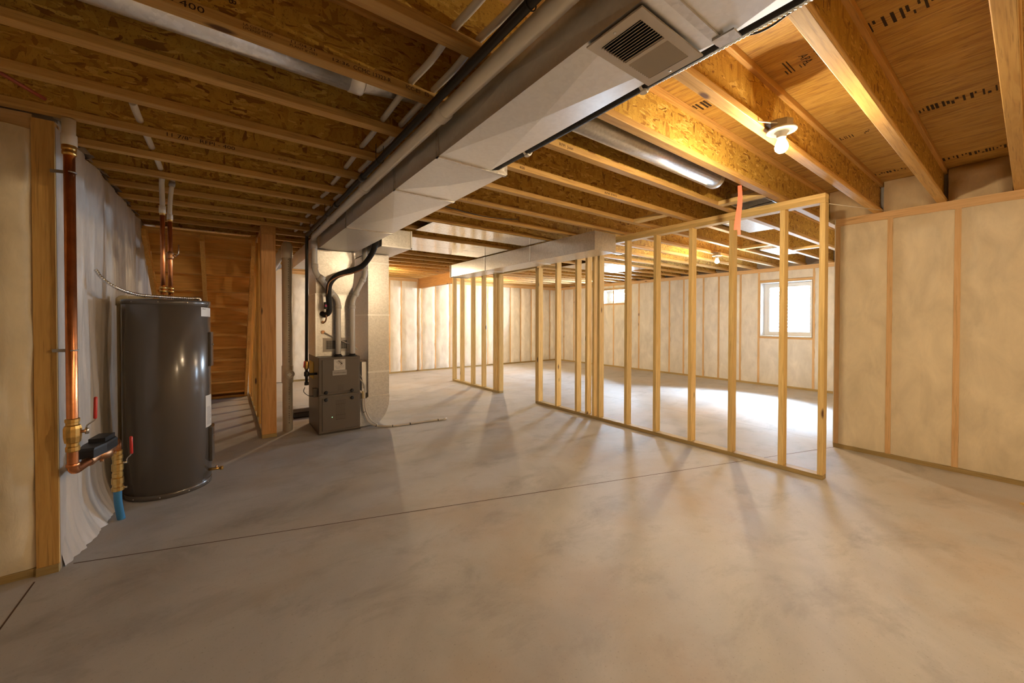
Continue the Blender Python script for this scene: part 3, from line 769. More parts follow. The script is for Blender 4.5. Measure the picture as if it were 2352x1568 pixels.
MB().tube(elbow_path([(1.205, IY, .875), (1.205, IY, 1.53), (1.352, IY, 1.83), (1.352, IY, 2.31)], .055, 6), 0.031, 20).build('pipe_run', 'pvc', ip)
for (p, q) in (((1.205, IY, 1.43), (1.205, IY, 1.47)), ((1.235, IY, 1.585), (1.255, IY, 1.63)), ((1.315, IY, 1.755), (1.335, IY, 1.795)), ((1.352, IY, 1.89), (1.352, IY, 1.93))):
    MB().tube([p, q], .0365, 20).build('fitting_hub', 'pvc', ip)
MB().lathe((1.205, IY, .872), [(.045, 0), (.045, .012), (.034, .014), (.034, .028)], 24).build('rubber_collar', 'black', ip)

# ------------------------------------------------------------------ furnace
FX0, FX1, FY0, FY1, FZ = 0.832, 1.280, 4.75, 5.40, 0.872
fu = thing('furnace', 'grey gas furnace cabinet standing on the slab under the ductwork', 'furnace', (1.055, 5.05, 0))
MB().cbox(FX0, FX1, FY0 + .012, FY1, .012, FZ, .004).build('cabinet', 'furnace', fu)
MB().box(FX0 + .003, FX1, FY0 - .002, FY1, 0, .013).build('base_rail', 'furnace_dk', fu)
def door(z0, z1, nm):
    d = MB().cbox(FX0 + .002, FX1 - .002, FY0 + .001, FY0 + .013, z0, z1, .003).build(nm, 'furnace', fu)
    MB().cbox(FX0 + .034, FX1 - .020, FY0 - .006, FY0 + .002, z0 + .022, z1 - .026, .0035).build('raised_panel', 'furnace', d)
    return d
du = door(.447, FZ - .004, 'upper_door'); dl = door(.016, .441, 'lower_door')
for (x, z, d) in ((.905, .474, du), (1.186, .474, du), (.905, .392, dl), (1.186, .388, dl)):
    MB().tube([(x, FY0 - .006, z), (x, FY0 - .010, z), (x, FY0 - .022, z), (x, FY0 - .026, z)], [.021, .021, .017, .010], 14).build('knob', 'black', d)
sk = MB().box(.988, 1.112, FY0 - .0085, FY0 - .0062, .722, .845).build('service_sticker', 'paper', du)
mb = MB()
for i, (xa, za, ln, wd) in enumerate(((1.01, .822, .05, .0012), (1.02, .828, .052, .0012), (1.03, .83, .056, .002), (1.038, .833, .055, .003), (1.05, .838, .05, .0015))):
    d = Vector((.72, 0, -.69)); c = Vector((xa, FY0 - .0092, za)) + d * ln / 2; mb.obox(c, d * ln / 2, (0, .0003, 0), Vector((.69, 0, .72)) * wd)
mb.obox((1.073, FY0 - .0092, .794), Vector((.72, 0, -.69)) * .012, (0, .0003, 0), Vector((.69, 0, .72)) * .003)
mb.obox((1.064, FY0 - .0092, .783), Vector((.72, 0, -.69)) * .009, (0, .0003, 0), Vector((.69, 0, .72)) * .003)
mb.build('printed_swoosh', 'ink', sk)
mb = MB()
for z, a, b in ((.768, 1.0, 1.025), (.768, 1.033, 1.066), (.768, 1.074, 1.096), (.754, 1.0, 1.03), (.754, 1.035, 1.095), (.743, 1.008, 1.05)):
    mb.box(a, b, FY0 - .0093, FY0 - .0086, z - .002, z + .002)
mb.build('printed_lines', 'badge', sk)
bd = MB().cbox(.972, 1.126, FY0 - .012, FY0 - .0062, .662, .720, .002).build('name_badge', 'badge', du)
text('Comfortmaker', (.985, FY0 - .0125, .684), (1, 0, 0), (0, 0, 1), .022, bd, 'badge_lettering', 'ink')
mb = MB(); rnd = random.Random(3)
for z in (.548, .536, .524, .512, .500, .488):
    x = 1.03
    while x < 1.09: l = rnd.uniform(.008, .02); mb.box(x, min(x + l, 1.095), FY0 - .0068, FY0 - .006, z - .002, z + .002); x += l + .006
mb.build('printed_notice', 'furnace_dk', du)
mb = MB()
for zz in (.372, .330, .205, .155): mb.box(1.005, 1.115, FY0 - .0068, FY0 - .006, zz - .002, zz + .002)
for i in range(22):
    z = .365 - i * .0098; x = 1.008
    while x < 1.105: l = rnd.uniform(.006, .022); mb.box(x, min(x + l, 1.112), FY0 - .0067, FY0 - .006, z - .0016, z + .0016); x += l + .007
mb.build('printed_notice', 'furnace_dk', dl)
MB().lathe((.968, FY0 - .006, .185), [(.001, 0), (.004, .001), (.004, .006)], 10).build('indicator', 'led', dl)
MB().box(FX0 - .045, FX0 - .001, 4.80, 4.90, .425, .52).build('junction_box', 'furnace_dk', fu)
MB().box(FX0 - .004, FX0 - .001, 5.05, 5.32, .60, .80).build('side_notice', 'yellow', fu)

# coil box and plenum above the furnace
co = thing('coil_plenum', 'galvanized coil box and plenum between furnace and trunk duct', 'plenum', (1.05, 5.1, FZ))
CX0, CX1, CY0 = .830, 1.235, 4.905
MB().cbox(CX0, CX1, CY0, 5.40, FZ + .001, 1.60, .003).build('coil_box', 'galv', co)
mb = MB()
mb.add([(CX0 + .005, CY0 + .004, 1.601), (CX1, CY0 + .004, 1.601), (TX2 - .01, CY0 - .02, TZ0 - .012), (CX0 - .004, CY0 - .02, TZ0 - .012), (1.04, CY0 - .012, 1.86),
        (CX0 + .005, 5.39, 1.601), (CX1, 5.39, 1.601), (TX2 - .01, 5.39, TZ0 - .012), (CX0 - .004, 5.39, TZ0 - .012)],
       [(0, 1, 4), (1, 2, 4), (2, 3, 4), (3, 0, 4), (1, 6, 7, 2), (5, 0, 3, 8), (6, 5, 8, 7)])
mb.build('plenum', 'galv', co)
MB().box(CX0 - .008, CX1 + .008, CY0 - .008, 5.405, 1.594, 1.604).build('seam_cleat', 'galv_dull', co)
MB().box(CX0 - .004, CX0 + .012, CY0 - .006, CY0 + .01, FZ + .002, 1.594).build('corner_trim', 'galv_dull', co)
gr = MB().box(.905, 1.20, CY0 - .006, CY0 - .0005, .925, 1.085).build('access_grille', 'register', co)
mb = MB().box(.938, 1.165, CY0 - .0075, CY0 - .006, .955, 1.055)
mb.build('grille_mesh', 'furnace_dk', gr)
mb = MB()
for i in range(14): mb.box(.94 + i * .017, .944 + i * .017, CY0 - .010, CY0 - .0075, .955, 1.055)
for i in range(6): mb.box(.938, 1.165, CY0 - .010, CY0 - .0075, .957 + i * .018, .960 + i * .018)
mb.build('grille_bars', 'badge', gr)
pl = MB().lathe((0, 0, 0), [(.001, 0), (.12, 0), (.12, .002)], 28)
rp = MB(); cx_, cz_ = .905, 1.44
rp.add([(cx_ + .075 * math.cos(a) * (1 if math.cos(a) > 0 else .9), CY0 - .003, cz_ + .12 * math.sin(a)) for a in [R(q) for q in range(0, 360, 12)]], [tuple(range(30))])
rp.build('inlet_plate', 'galv_dull', co, fix=False)
for z in (1.27, 1.155):
    MB().tube([(.905, CY0 - .001, z), (.905, CY0 - .02, z)], .021 if z < 1.2 else .017, 12).build('drain_fitting', 'bronze', co)
MB().tube([(.915, CY0 - .018, 1.15), (1.0, CY0 - .02, 1.10), (1.24, CY0 - .03, .98), (1.285, CY0 - .03, .93)], .008, 8).build('condensate_tube', 'hose', co)
# refrigerant lines in black foam
rl = thing('refrigerant_line', 'thick black insulated refrigerant hose curving from the coil up to the duct', 'hose', (.93, 4.74, 1.4))
MB().tube(smooth_path([(.90, CY0, 1.37), (.915, 4.83, 1.355), (.945, 4.76, 1.40), (.935, 4.74, 1.56), (.945, 4.73, 1.70), (1.02, 4.72, 1.80), (1.15, 4.70, 1.86), (1.27, 4.64, 1.92), (1.33, 4.52, 2.02), (1.345, 4.40, 2.11), (1.335, 4.30, 2.20), (1.33, 4.20, 2.27), (1.325, 3.9, 2.285), (1.32, 3.2, 2.285)], 6), .030, 14).build('foam_sleeve', 'foam', rl)
MB().tube(smooth_path([(.905, 4.88, 1.26), (.918, 4.80, 1.30), (.918, 4.76, 1.42), (.918, 4.715, 1.62), (.935, 4.69, 1.72), (1.03, 4.67, 1.79), (1.16, 4.66, 1.83), (1.27, 4.60, 1.88)], 6), .008, 8).build('copper_liquid_line', 'bronze', rl)
vb = MB().cbox(.895, .945, 4.735, 4.80, 1.42, 1.50, .006).build('strapped_valve', 'black', rl)
MB().box(.897, .943, 4.7345, 4.736, 1.445, 1.47).build('warning_tag', 'pink', vb)
l2 = thing('insulated_line', 'black foam covered line along the right edge of the trunk duct', 'hose', (1.21, 1.2, 2.15))
MB().tube([(1.203, 1.765, 2.150), (1.206, 1.2, 2.148), (1.205, .62, 2.150), (1.204, -2.5, 2.150)], .026, 12).build('foam_sleeve', 'foam', l2)
for y in (1.50, .835):
    mb = MB().tube([(1.205 + .031 * math.cos(a), y, 2.149 + .031 * math.sin(a)) for a in [R(q) for q in range(150, 421, 18)]], .005, 8); mb.tube([(1.205, y, 2.112), (1.205, y, 2.122)], .013, 12)
    mb.build('pipe_clip', 'pvc', l2)
def armored(path, r, name, label, loc, mat='steel', pitch=.012):
    t = thing(name, label, 'cable', loc)
    P = smooth_path(path, 40); d = [0]
    for i in range(1, len(P)): d.append(d[-1] + (P[i] - P[i - 1]).length)
    n = int(d[-1] / (pitch / 4)); pts = []; rs = []; j = 0
    for i in range(n):
        s = d[-1] * i / (n - 1)
        while j < len(d) - 2 and d[j + 1] < s: j += 1
        f = (s - d[j]) / max(1e-9, d[j + 1] - d[j]); pts.append(P[j].lerp(P[j + 1], f)); rs.append(r * (1.0, 1.1, 1.0, .72)[i % 4])
    MB().tube(pts, rs, 10).build('armor_sheath', mat, t); return t
armored([(1.243, 1.05, 2.158), (1.24, .7, 2.148), (1.237, .3, 2.146), (1.235, -.3, 2.15)], .0085, 'armored_cable', 'bright ribbed armored cable along the duct edge near the register', (1.24, .5, 2.15))

# ------------------------------------------------------------------ return air drop, boot, joist panning
rd = thing('return_duct', 'tall galvanized return drop duct with rounded bottom right of the furnace', 'duct', (1.5, 5.2, 0))
DX0, DX1, DY0, DY1 = 1.402, 1.658, 4.845, 5.62
MB().box(DX0, DX1, DY0, DY1, .36, TZ0 - .008).build('drop_section', 'galv', rd)
poly = [(FX1 + .003, .004), (1.44, .004)] + [(1.44 + .218 * math.sin(R(a)), .335 - .331 * math.cos(R(a))) for a in range(10, 91, 8)] + [(DX1, .36), (DX0, .36), (DX0 - .03, .34), (FX1 + .003, .34)]
MB().prism(poly, 1, DY0 - .012, DY1).build('bottom_elbow', 'galv', rd)
for z in (2.0, 1.36, .655):
    MB().box(DX0 - .004, DX1 + .004, DY0 - .005, DY1, z - .010, z + .010).build('seam_cleat', 'galv_dull', rd)
MB().box(FX1 + .06, DX0 - .002, 4.90, 5.38, .40, .78).build('filter_rack', 'galv_dull', rd)
bt = thing('return_boot', 'galvanized return box at joist level feeding the tall drop duct', 'duct', (1.55, 4.8, 2.12))
duct_box(1.395, 1.734, 4.30, 5.75, TZ0, 2.322, .006).build('box_body', 'galv', bt)
MB().box(1.726, 1.741, 4.292, 4.306, TZ0 - .004, 2.325).build('corner_flange', 'galv_dull', bt)
MB().box(1.39, 1.741, 4.292, 4.302, TZ0 - .005, TZ0 + .010).build('edge_cleat', 'galv_dull', bt)
def panning(ka, kb, xa, xb, label):
    a = Y0 + PITCH * ka - (FLW - .004 if ka != 11 else FLW / 2 - .002); b = Y0 + PITCH * kb - (.004 if kb != 11 else FLW / 2 + .002)
    mb = MB().grid(24, 4, lambda i, j: Vector((xa + (xb - xa) * i, a + (b - a) * j, ZJ - .0035 + .0015 * noise.noise(Vector((i * 9, j * 2, ka))))))
    mb.grid(24, 4, lambda i, j: Vector((xa + (xb - xa) * i, a + (b - a) * j, ZJ - .0020 + .0015 * noise.noise(Vector((i * 9, j * 2, ka))))))
    o = mb.build('joist_panning', 'sheet', None, fix=False, base=(xa, a, ZJ)); return tag(o, label, 'sheet metal', 'sheet metal nailed under joists')
panning(8, 9, 1.75, 3.35, 'shiny metal sheet under joists, nearest strip right of the return box')
panning(10, 11, 1.75, 3.35, 'shiny metal sheet under joists, middle strip right of the return box')
panning(11, 12, 1.75, 3.35, 'shiny metal sheet under joists, farthest strip right of the return box')
panning(10, 12, 5.2, 6.75, 'bright metal sheet under joists above the small high window')

# second trunk along the partition
d2 = thing('branch_duct', 'galvanized rectangular duct along the near face of the stud partition', 'duct', (3.55, 4.7, 2.1))
for a, b in ((2.958, 4.12), (4.12, 5.275), (5.275, 6.44)):
    duct_box(3.365, 3.735, a + .001, b - .001, 2.10, 2.316, .004).build('duct_section', 'galv', d2)
for y in (4.12, 5.275):
    mb = MB().box(3.359, 3.741, y - .011, y + .011, 2.094, 2.0995); mb.box(3.359, 3.3645, y - .011, y + .011, 2.094, 2.316); mb.build('drive_cleat', 'galv_dull', d2)
MB().cbox(3.352, 3.748, 6.435, 6.46, 2.088, 2.318, .003).build('end_cap', 'register', d2)
MB().box(3.74, 3.87, 2.962, 3.02, 2.098, 2.110).build('bottom_tab', 'galv', d2)
# round branch ducts in joist bays
rdL = thing('round_duct', 'round galvanized branch duct in the joist bay at the upper left', 'duct', (0.2, 1.915, 2.45))
MB().tube([(-3.0, 1.915, 2.455), (.50, 1.915, 2.455)], .076, 28).build('pipe_run', 'galv', rdL)
MB().tube([(.47, 1.915, 2.455), (.475, 1.915, 2.455), (.53, 1.915, 2.455), (.535, 1.915, 2.455)], [.076, .080, .080, .076], 28).build('crimp_band', 'galv_dull', rdL)
MB().tube(smooth_path([(.50, 1.915, 2.458), (.60, 1.915, 2.475), (.72, 1.915, 2.492), (.86, 1.915, 2.50), (.94, 1.915, 2.475), (.965, 1.915, 2.40)], 5), .073, 24).build('elbow', 'galv', rdL)
MB().lathe((.965, 1.915, 2.322), [(.092, 0), (.092, .006), (.077, .008), (.077, .09)], 24).build('takeoff_collar', 'galv', rdL)
rdR = thing('round_duct', 'round galvanized branch duct in the joist bay left of the lit bulb', 'duct', (2.3, 1.51, 2.42))
MB().tube([(1.10, 1.51, 2.425), (3.12, 1.51, 2.425)], .076, 28).build('pipe_run', 'galv', rdR)
MB().tube([(3.08, 1.51, 2.425), (3.085, 1.51, 2.425), (3.13, 1.51, 2.425), (3.135, 1.51, 2.425)], [.076, .080, .080, .074], 28).build('crimp_band', 'galv_dull', rdR)
rb = thing('register_boot', 'open metal register boot between joists just above the partition', 'duct', (3.85, 1.5, 2.36))
mb = MB(); mb.box(3.70, 4.06, 1.36, 1.365, 2.345, 2.44); mb.box(3.70, 4.06, 1.635, 1.64, 2.345, 2.44); mb.box(3.70, 3.705, 1.36, 1.64, 2.345, 2.44); mb.box(4.055, 4.06, 1.36, 1.64, 2.345, 2.44); mb.box(3.70, 4.06, 1.36, 1.64, 2.44, 2.445)
mb.build('boot_box', 'galv', rb)
MB().tube([(3.88, 1.365, 2.35), (3.90, 1.5, 2.35), (3.96, 1.63, 2.35)], .004, 8).build('bent_wire', 'black', rb)
for x, k, l in ((4.62, 3, 'flat metal wall duct between joists over the partition end'), (6.75, 4, 'flat metal duct between joists near the window wall')):
    ya = Y0 + PITCH * k + .03
    o = MB().cbox(x - .30, x + .45, ya, ya + .26, 2.352, 2.43, .004).build('stack_duct', 'galv', None, base=(x, ya, 2.35)); tag(o, l, 'duct')

# ------------------------------------------------------------------ PEX, PVC stack
def pexline(x, mat, label, y1=5.4):
    t = thing('water_tube', label, 'pipe', (x, 2.5, 2.38), 'white water tubes through the joists'); pts = []
    for k in range(-2, 13):
        yj = Y0 + PITCH * k - FLW / 2
        s = random.uniform(.002, .012)
        pts += [(x + random.uniform(-.006, .006), yj, 2.392), (x + random.uniform(-.008, .008), yj + PITCH / 2, 2.392 - s)]
    MB().tube(smooth_path(pts, 4), .0145, 10).build('tube', mat, t); return t
pexline(.695, 'pex', 'white water tube threaded through the joists left of the gas pipe')
pexline(.800, 'pex', 'white water tube through the joists partly above the vent pipe')
t = thing('red_tube', 'thin dark red water tube between joists at the left edge', 'pipe', (-.8, 2.8, 2.4))
MB().tube([(-.95, 2.60, 2.42), (-.80, 2.76, 2.40), (-.70, 2.875, 2.372)], .009, 8).build('tube', 'red_pex', t)
dsx, dsy = 0.578, 5.20
ds = thing('drain_stack', 'white plastic drain stack with a cleanout beside the wooden post', 'pipe', (dsx, dsy, 0))
MB().tube([(dsx, dsy, 0), (dsx, dsy, 2.12)], .053, 24).build('stack_pipe', 'pvc_old', ds)
MB().lathe((dsx, dsy, 2.02), [(.054, 0), (.061, .004), (.061, .10), (.060, .12), (.052, .165), (.03, .19), (.001, .196)], 24).build('top_cap', 'pvc_old', ds)
ct = MB().lathe((dsx, dsy, .56), [(.054, 0), (.060, .003), (.060, .20), (.054, .203)], 24).build('cleanout_tee', 'pvc_old', ds)
dv = Vector((-.18, -1, 0)).normalized(); c0 = Vector((dsx, dsy, .665)) + dv * .03; c1 = Vector((dsx, dsy, .665)) + dv * .088
MB().tube([c0 + Vector((.03, 0, 0)), c1 + Vector((.03, 0, 0))], .047, 22).build('cleanout_hub', 'pvc_old', ct)
MB().tube([c1 + Vector((.03, 0, 0)), c1 + dv * .008 + Vector((.03, 0, 0))], .041, 22).build('cleanout_cap', 'pvc_old', ct)
MB().obox(c1 + dv * .012 + Vector((.03, 0, 0)), Vector((.014, 0, .014)), dv * .006, Vector((-.014, 0, .014))).build('square_nut', 'pvc', ct)
mb = MB()
for i in range(70):
    z = .1 + i * .0275 + random.uniform(-.004, .004)
    if .54 < z < .8: continue
    a = math.atan2(-dsy, -dsx) + .28
    p = Vector((dsx + .0536 * math.cos(a), dsy + .0536 * math.sin(a), z)); tv = Vector((-math.sin(a), math.cos(a), 0))
    mb.obox(p, tv * .003, Vector((math.cos(a), math.sin(a), 0)) * .0005, Vector((0, 0, random.choice((.004, .007)))))
mb.build('printed_line', 'furnace_dk', ds)
bp = ds
MB().tube(elbow_path([(.56, 5.40, 2.14), (.49, 5.52, 1.98), (.47, 6.2, 1.93)], .05), .042, 16).build('upper_branch', 'pvc', bp)
MB().tube(elbow_path([(.57, 6.0, 2.02), (.52, 6.15, 1.99), (.50, 6.9, 1.94)], .04), .042, 16).build('lower_branch', 'pvc', bp)

# ------------------------------------------------------------------ water heater
hx, hy, hr, hh = -0.358, 3.985, 0.2585, 1.445
wh = thing('water_heater', 'tall dark grey electric water heater cylinder at the left wall', 'water heater', (hx, hy, 0))
MB().lathe((hx, hy, 0), [(hr - .004, .035), (hr, .037), (hr, hh - .035), (hr - .003, hh - .033)], 96).build('jacket', 'tank', wh)
MB().lathe((hx, hy, 0), [(hr - .006, 0), (hr + .0025, .002), (hr + .0025, .036), (hr - .001, .038)], 96).build('bottom_ring', 'tank', wh)
MB().lathe((hx, hy, 0), [(hr - .001, hh - .036), (hr + .0025, hh - .034), (hr + .0025, hh - .004), (hr - .004, hh), (hr * .5, hh + .012), (.001, hh + .014)], 96).build('top_lid', 'tank', wh)
cang = math.atan2(-hy, -hx)
def on_tank(a, z, off=0): return Vector((hx + (hr + off) * math.cos(a), hy + (hr + off) * math.sin(a), z))
for a in range(0, 360, 36):
    for z in (.018, hh - .018):
        p = on_tank(R(a) + .2, z); n = Vector((math.cos(R(a) + .2), math.sin(R(a) + .2), 0))
        MB().tube([p + n * .002, p + n * .006], .0042, 8).build('screw', 'steel', wh)
def tank_patch(a0, a1, z0, z1, off, name, mat, parent=wh, skew=0.0, th=None, nn=8):
    mb = MB(); q = th or .0006
    vs = []
    for i in range(nn + 1):
        a = a0 + (a1 - a0) * i / nn; dz = skew * i / nn
        vs += [on_tank(a, z0 + dz, off), on_tank(a, z1 + dz, off), on_tank(a, z0 + dz, off + q), on_tank(a, z1 + dz, off + q)]
    fs = []
    for i in range(nn):
        o = i * 4; fs += [(o + 2, o + 6, o + 7, o + 3), (o, o + 1, o + 5, o + 4), (o + 1, o + 3, o + 7, o + 5), (o, o + 4, o + 6, o + 2)]
    fs += [(0, 2, 3, 1), (nn * 4, nn * 4 + 1, nn * 4 + 3, nn * 4 + 2)]
    return mb.add(vs, fs).build(name, mat, parent)
# angles measured from the direction to the viewpoint, positive toward the right edge
A = lambda d: cang + R(d)
s1 = tank_patch(A(47), A(77), 1.325, 1.395, .0008, 'sale_sticker', 'paper', skew=-.004)
a_ = A(52); text('SALE', on_tank(a_ - .04, 1.378, .002), (-math.sin(a_), math.cos(a_), 0), (0, 0, 1), .016, s1, 'sticker_lettering')
s2 = tank_patch(A(56), A(80), .45, .70, .0008, 'instruction_label', 'paper')
for z in [.47 + i * .0085 for i in range(17)]:
    tank_patch(A(59), A(76) if int(z * 1000) % 3 else A(70), z, z + .0035, .0015, 'printed_line', 'badge', s2, nn=4)
p1 = tank_patch(A(66), A(98), .93, 1.20, .001, 'upper_access_panel', 'tank', th=.016)
p2 = tank_patch(A(66), A(98), .17, .44, .001, 'lower_access_panel', 'tank', th=.020)
for pp, z in ((p1, 1.10), (p2, .37)):
    q = on_tank(A(75), z, .018); n = Vector((math.cos(A(75)), math.sin(A(75)), 0)); MB().tube([q, q + n * .006], .006, 10).build('panel_screw', 'steel', pp)
q = on_tank(A(66), .105, -.002); n = Vector((math.cos(A(66)), math.sin(A(66)), 0)); n2 = (n + Vector((.35, 0, 0))).normalized()
dvv = MB().tube([q, q + n2 * .075], .011, 12).tube([q + n2 * .075, q + n2 * .095], .015, 12).build('drain_valve', 'brass', wh)
MB().tube([q + n2 * .05, q + n2 * .05 + Vector((0, 0, .025))], .005, 8).build('drain_stem', 'bronze', dvv)
# copper lines above the heater
def cu_line(x, y, z0, z1, label, valve=False):
    t = thing('copper_line', label, 'pipe', (x, y, z0))
    MB().tube([(x, y, z0), (x, y, z1)], .0145, 14).build('copper_pipe', 'copper', t)
    for z in (z0 + .012, z0 + .050, z0 + .075): MB().tube([(x, y, z), (x, y, z + .004), (x, y, z + .016), (x, y, z + .02)], [.016, .0215, .0215, .016], 12).build('brass_fitting', 'brass', t)
    MB().tube([(x, y, z0 - .005), (x, y, z0 + .014)], .024, 8).build('nipple_nut', 'steel', t)
    MB().tube([(x, y, z1 - .035), (x, y, z1)], .0175, 14).build('brass_adapter', 'brass', t)
    if valve:
        zz = z1 - .33
        b = MB().tube([(x, y, zz), (x, y, zz + .012), (x, y, zz + .05), (x, y, zz + .062)], [.016, .023, .023, .016], 12).tube([(x, y, zz + .03), (x + .035, y - .01, zz + .03)], .010, 10).build('valve_body', 'bronze', t)
        MB().tube([(x + .035, y - .01, zz + .03), (x + .05, y - .012, zz + .05), (x + .052, y - .012, zz + .12)], .004, 8).build('valve_lever', 'steel', b)
    return t
cu_line(-.386, 3.985, hh + .014, 2.135, 'left copper water pipe rising from the heater top')
cu_line(-.347, 4.03, hh + .014, 2.10, 'right copper water pipe with a shutoff valve above the heater', True)
t = thing('water_tube', 'white tube joining the left heater pipe to the joists', 'pipe', (-.386, 3.985, 2.13))
MB().tube(smooth_path([(-.386, 3.985, 2.10), (-.386, 3.985, 2.22), (-.387, 3.97, 2.33), (-.378, 3.90, 2.385), (-.372, 3.70, 2.395), (-.373, 3.3, 2.40), (-.375, 2.9, 2.40), (-.376, 2.75, 2.41)], 6), .0165, 12).build('tube', 'pex', t)
MB().tube([(-.386, 3.985, 2.115), (-.386, 3.985, 2.17)], .021, 14).build('crimp_sleeve', 'pvc', t)
t = thing('water_tube', 'white tube bending from the right heater pipe up to a joist elbow', 'pipe', (-.347, 4.03, 2.1))
MB().tube(smooth_path([(-.347, 4.03, 2.07), (-.347, 4.03, 2.16), (-.340, 4.02, 2.27), (-.330, 4.0, 2.345), (-.320, 4.0, 2.42)], 6), .0145, 12).build('tube', 'pex', t)
MB().tube([(-.347, 4.03, 2.08), (-.347, 4.03, 2.12)], .019, 14).build('crimp_sleeve', 'pvc', t)
MB().tube([(-.332, 4.0, 2.335), (-.328, 4.0, 2.37)], .020, 12).build('elbow_collar', 'badge', t)
tp = thing('relief_pipe', 'tan plastic relief discharge pipe going down the left side of the heater', 'pipe', (-.64, 4.05, .06))
MB().tube(elbow_path([(-.50, 4.12, hh + .022), (-.648, 4.11, hh + .020), (-.648, 4.11, .07)], .02), .0125, 12).build('pipe_run', 'cpvc', tp)
MB().tube(elbow_path([(-.60, 4.112, hh + .020), (-.648, 4.11, hh + .020), (-.648, 4.11, hh - .04)], .02), .0185, 12).build('elbow', 'cpvc', tp)
MB().tube([(-.50, 4.118, hh + .022), (-.46, 4.12, hh + .022)], .017, 12).build('coupling', 'cpvc', tp)
armored([(-.672, 3.60, 1.62), (-.64, 3.585, 1.565), (-.58, 3.60, 1.51), (-.50, 3.72, 1.475), (-.40, 3.80, 1.468), (-.28, 3.88, 1.466), (-.19, 3.93, 1.466)], .0098, 'armored_cable', 'ribbed armored cable looping from the white film onto the heater top', (-.4, 3.8, 1.46), 'steel', .014)
co_ = MB().tube(elbow_path([(-.20, 3.925, 1.467), (-.168, 3.945, 1.467), (-.165, 3.947, 1.435)], .012), .013, 12).build('cable_connector', 'steel', None, base=(-.17, 3.945, 1.44)); tag(co_, 'bright elbow connector on the heater lid rim', 'fitting')

# ------------------------------------------------------------------ water service at the left
sx, sy = -0.641, 2.955
sv = thing('water_riser', 'thick copper water riser with a red handled valve at the left corner', 'pipe', (sx, sy, .49))
MB().tube(elbow_path([(sx, sy, 2.16), (sx, sy, .51), (sx + .020, sy + .12, .513), (sx + .026, sy + .145, .515)], .038, 6), .0215, 18).build('copper_pipe', 'copper', sv)
MB().tube([(sx, sy, 2.14), (sx, sy, 2.145), (sx, sy, 2.16), (sx, sy, 2.163), (sx, sy, 2.17), (sx, sy, 2.19), (sx, sy, 2.195)], [.022, .0265, .0265, .024, .0275, .0275, .022], 18).build('brass_adapter', 'brass', sv)
MB().lathe((sx, sy, 2.19), [(.024, 0), (.030, .003), (.030, .055), (.025, .06), (.026, .135)], 18).build('white_sleeve', 'pvc', sv)
vz = .715
vbm = MB().tube([(sx, sy, vz - .10), (sx, sy, vz - .095), (sx, sy, vz - .075), (sx, sy, vz - .07), (sx, sy, vz - .055), (sx, sy, vz - .05), (sx, sy, vz - .02), (sx, sy, vz + .02), (sx, sy, vz + .035), (sx, sy, vz + .04), (sx, sy, vz + .052), (sx, sy, vz + .055), (sx, sy, vz + .07), (sx, sy, vz + .073)],
               [.022, .027, .027, .0235, .0235, .030, .034, .034, .030, .025, .025, .028, .028, .022], 12).facet().build('valve_body', 'brass', sv)
MB().tube([(sx + .02, sy, vz), (sx + .052, sy - .005, vz)], .0085, 10).build('valve_stem', 'bronze', vbm)
MB().tube([(sx + .052, sy - .005, vz - .014), (sx + .052, sy - .005, vz + .016)], .008, 8).build('stem_nut', 'steel', vbm)
lv = MB().tube(elbow_path([(sx + .05, sy - .005, vz + .012), (sx + .052, sy - .006, vz + .03), (sx + .082, sy - .008, vz + .055), (sx + .085, sy - .008, vz + .17)], .008), .0038, 8).build('valve_lever', 'steel', vbm)
MB().tube([(sx + .0825, sy - .008, vz + .06), (sx + .083, sy - .008, vz + .065), (sx + .086, sy - .008, vz + .172), (sx + .086, sy - .008, vz + .176)], [.005, .0075, .0075, .004], 8).build('red_grip', 'red', vbm)
for z, in ((.58,), (.60,)): pass
MB().tube([(sx, sy, .535), (sx, sy, .538), (sx, sy, .552), (sx, sy, .555)], [.022, .0255, .0255, .022], 18).build('elbow_collar', 'copper', sv)
for z in (2.055, 1.14):
    s = MB().tube([(sx + .0235 * math.cos(a), sy + .0235 * math.sin(a), z) for a in [R(q) for q in range(-90, 181, 18)]], .004, 6)
    s.obox((sx - .042, sy + .012, z), (.028, -.006, 0), (.0006, .003, 0), (0, 0, .008)); s.build('pipe_strap', 'badge', sv)
wm = thing('water_meter', 'black water meter with bronze body between the two copper valves', 'meter', (-.605, 3.24, .5))
d = Vector((.055, .30, .005)).normalized(); nrm = Vector((d.y, -d.x, 0)); c = Vector((-.600, 3.255, .555))
m1 = MB().tube([c - d * .135 + Vector((0, 0, -.045)), c - d * .12 + Vector((0, 0, -.045)), c - d * .06 + Vector((0, 0, -.043)), c + d * .07 + Vector((0, 0, -.043)), c + d * .12 + Vector((0, 0, -.045)), c + d * .15 + Vector((0, 0, -.045))], [.023, .030, .027, .034, .028, .022], 14)
m1.tube([c + Vector((0, 0, -.068)), c + Vector((0, 0, -.02))], .055, 18)
for q in (-.07, .075): m1.tube([c + d * q + nrm * .03 + Vector((0, 0, -.065)), c + d * q + nrm * .045 + Vector((0, 0, -.065))], .008, 8)
m1.build('bronze_body', 'bronze', wm)
m2 = MB()
def sl(h, k): 
    return [c + d * x + nrm * y + Vector((0, 0, h)) for x, y in ((-.155 * k, -.03), (-.155 * k, .035), (-.06 * k, .055 * k), (.07 * k, .055 * k), (.125 * k, .02), (.125 * k, -.03), (.05, -.05 * k), (-.06, -.05 * k))]
L = [sl(-.022, 1.0), sl(.022, 1.0), sl(.032, .93)]
vs = [p for l in L for p in l]; fs = [tuple(range(8))[::-1], tuple(range(16, 24))]
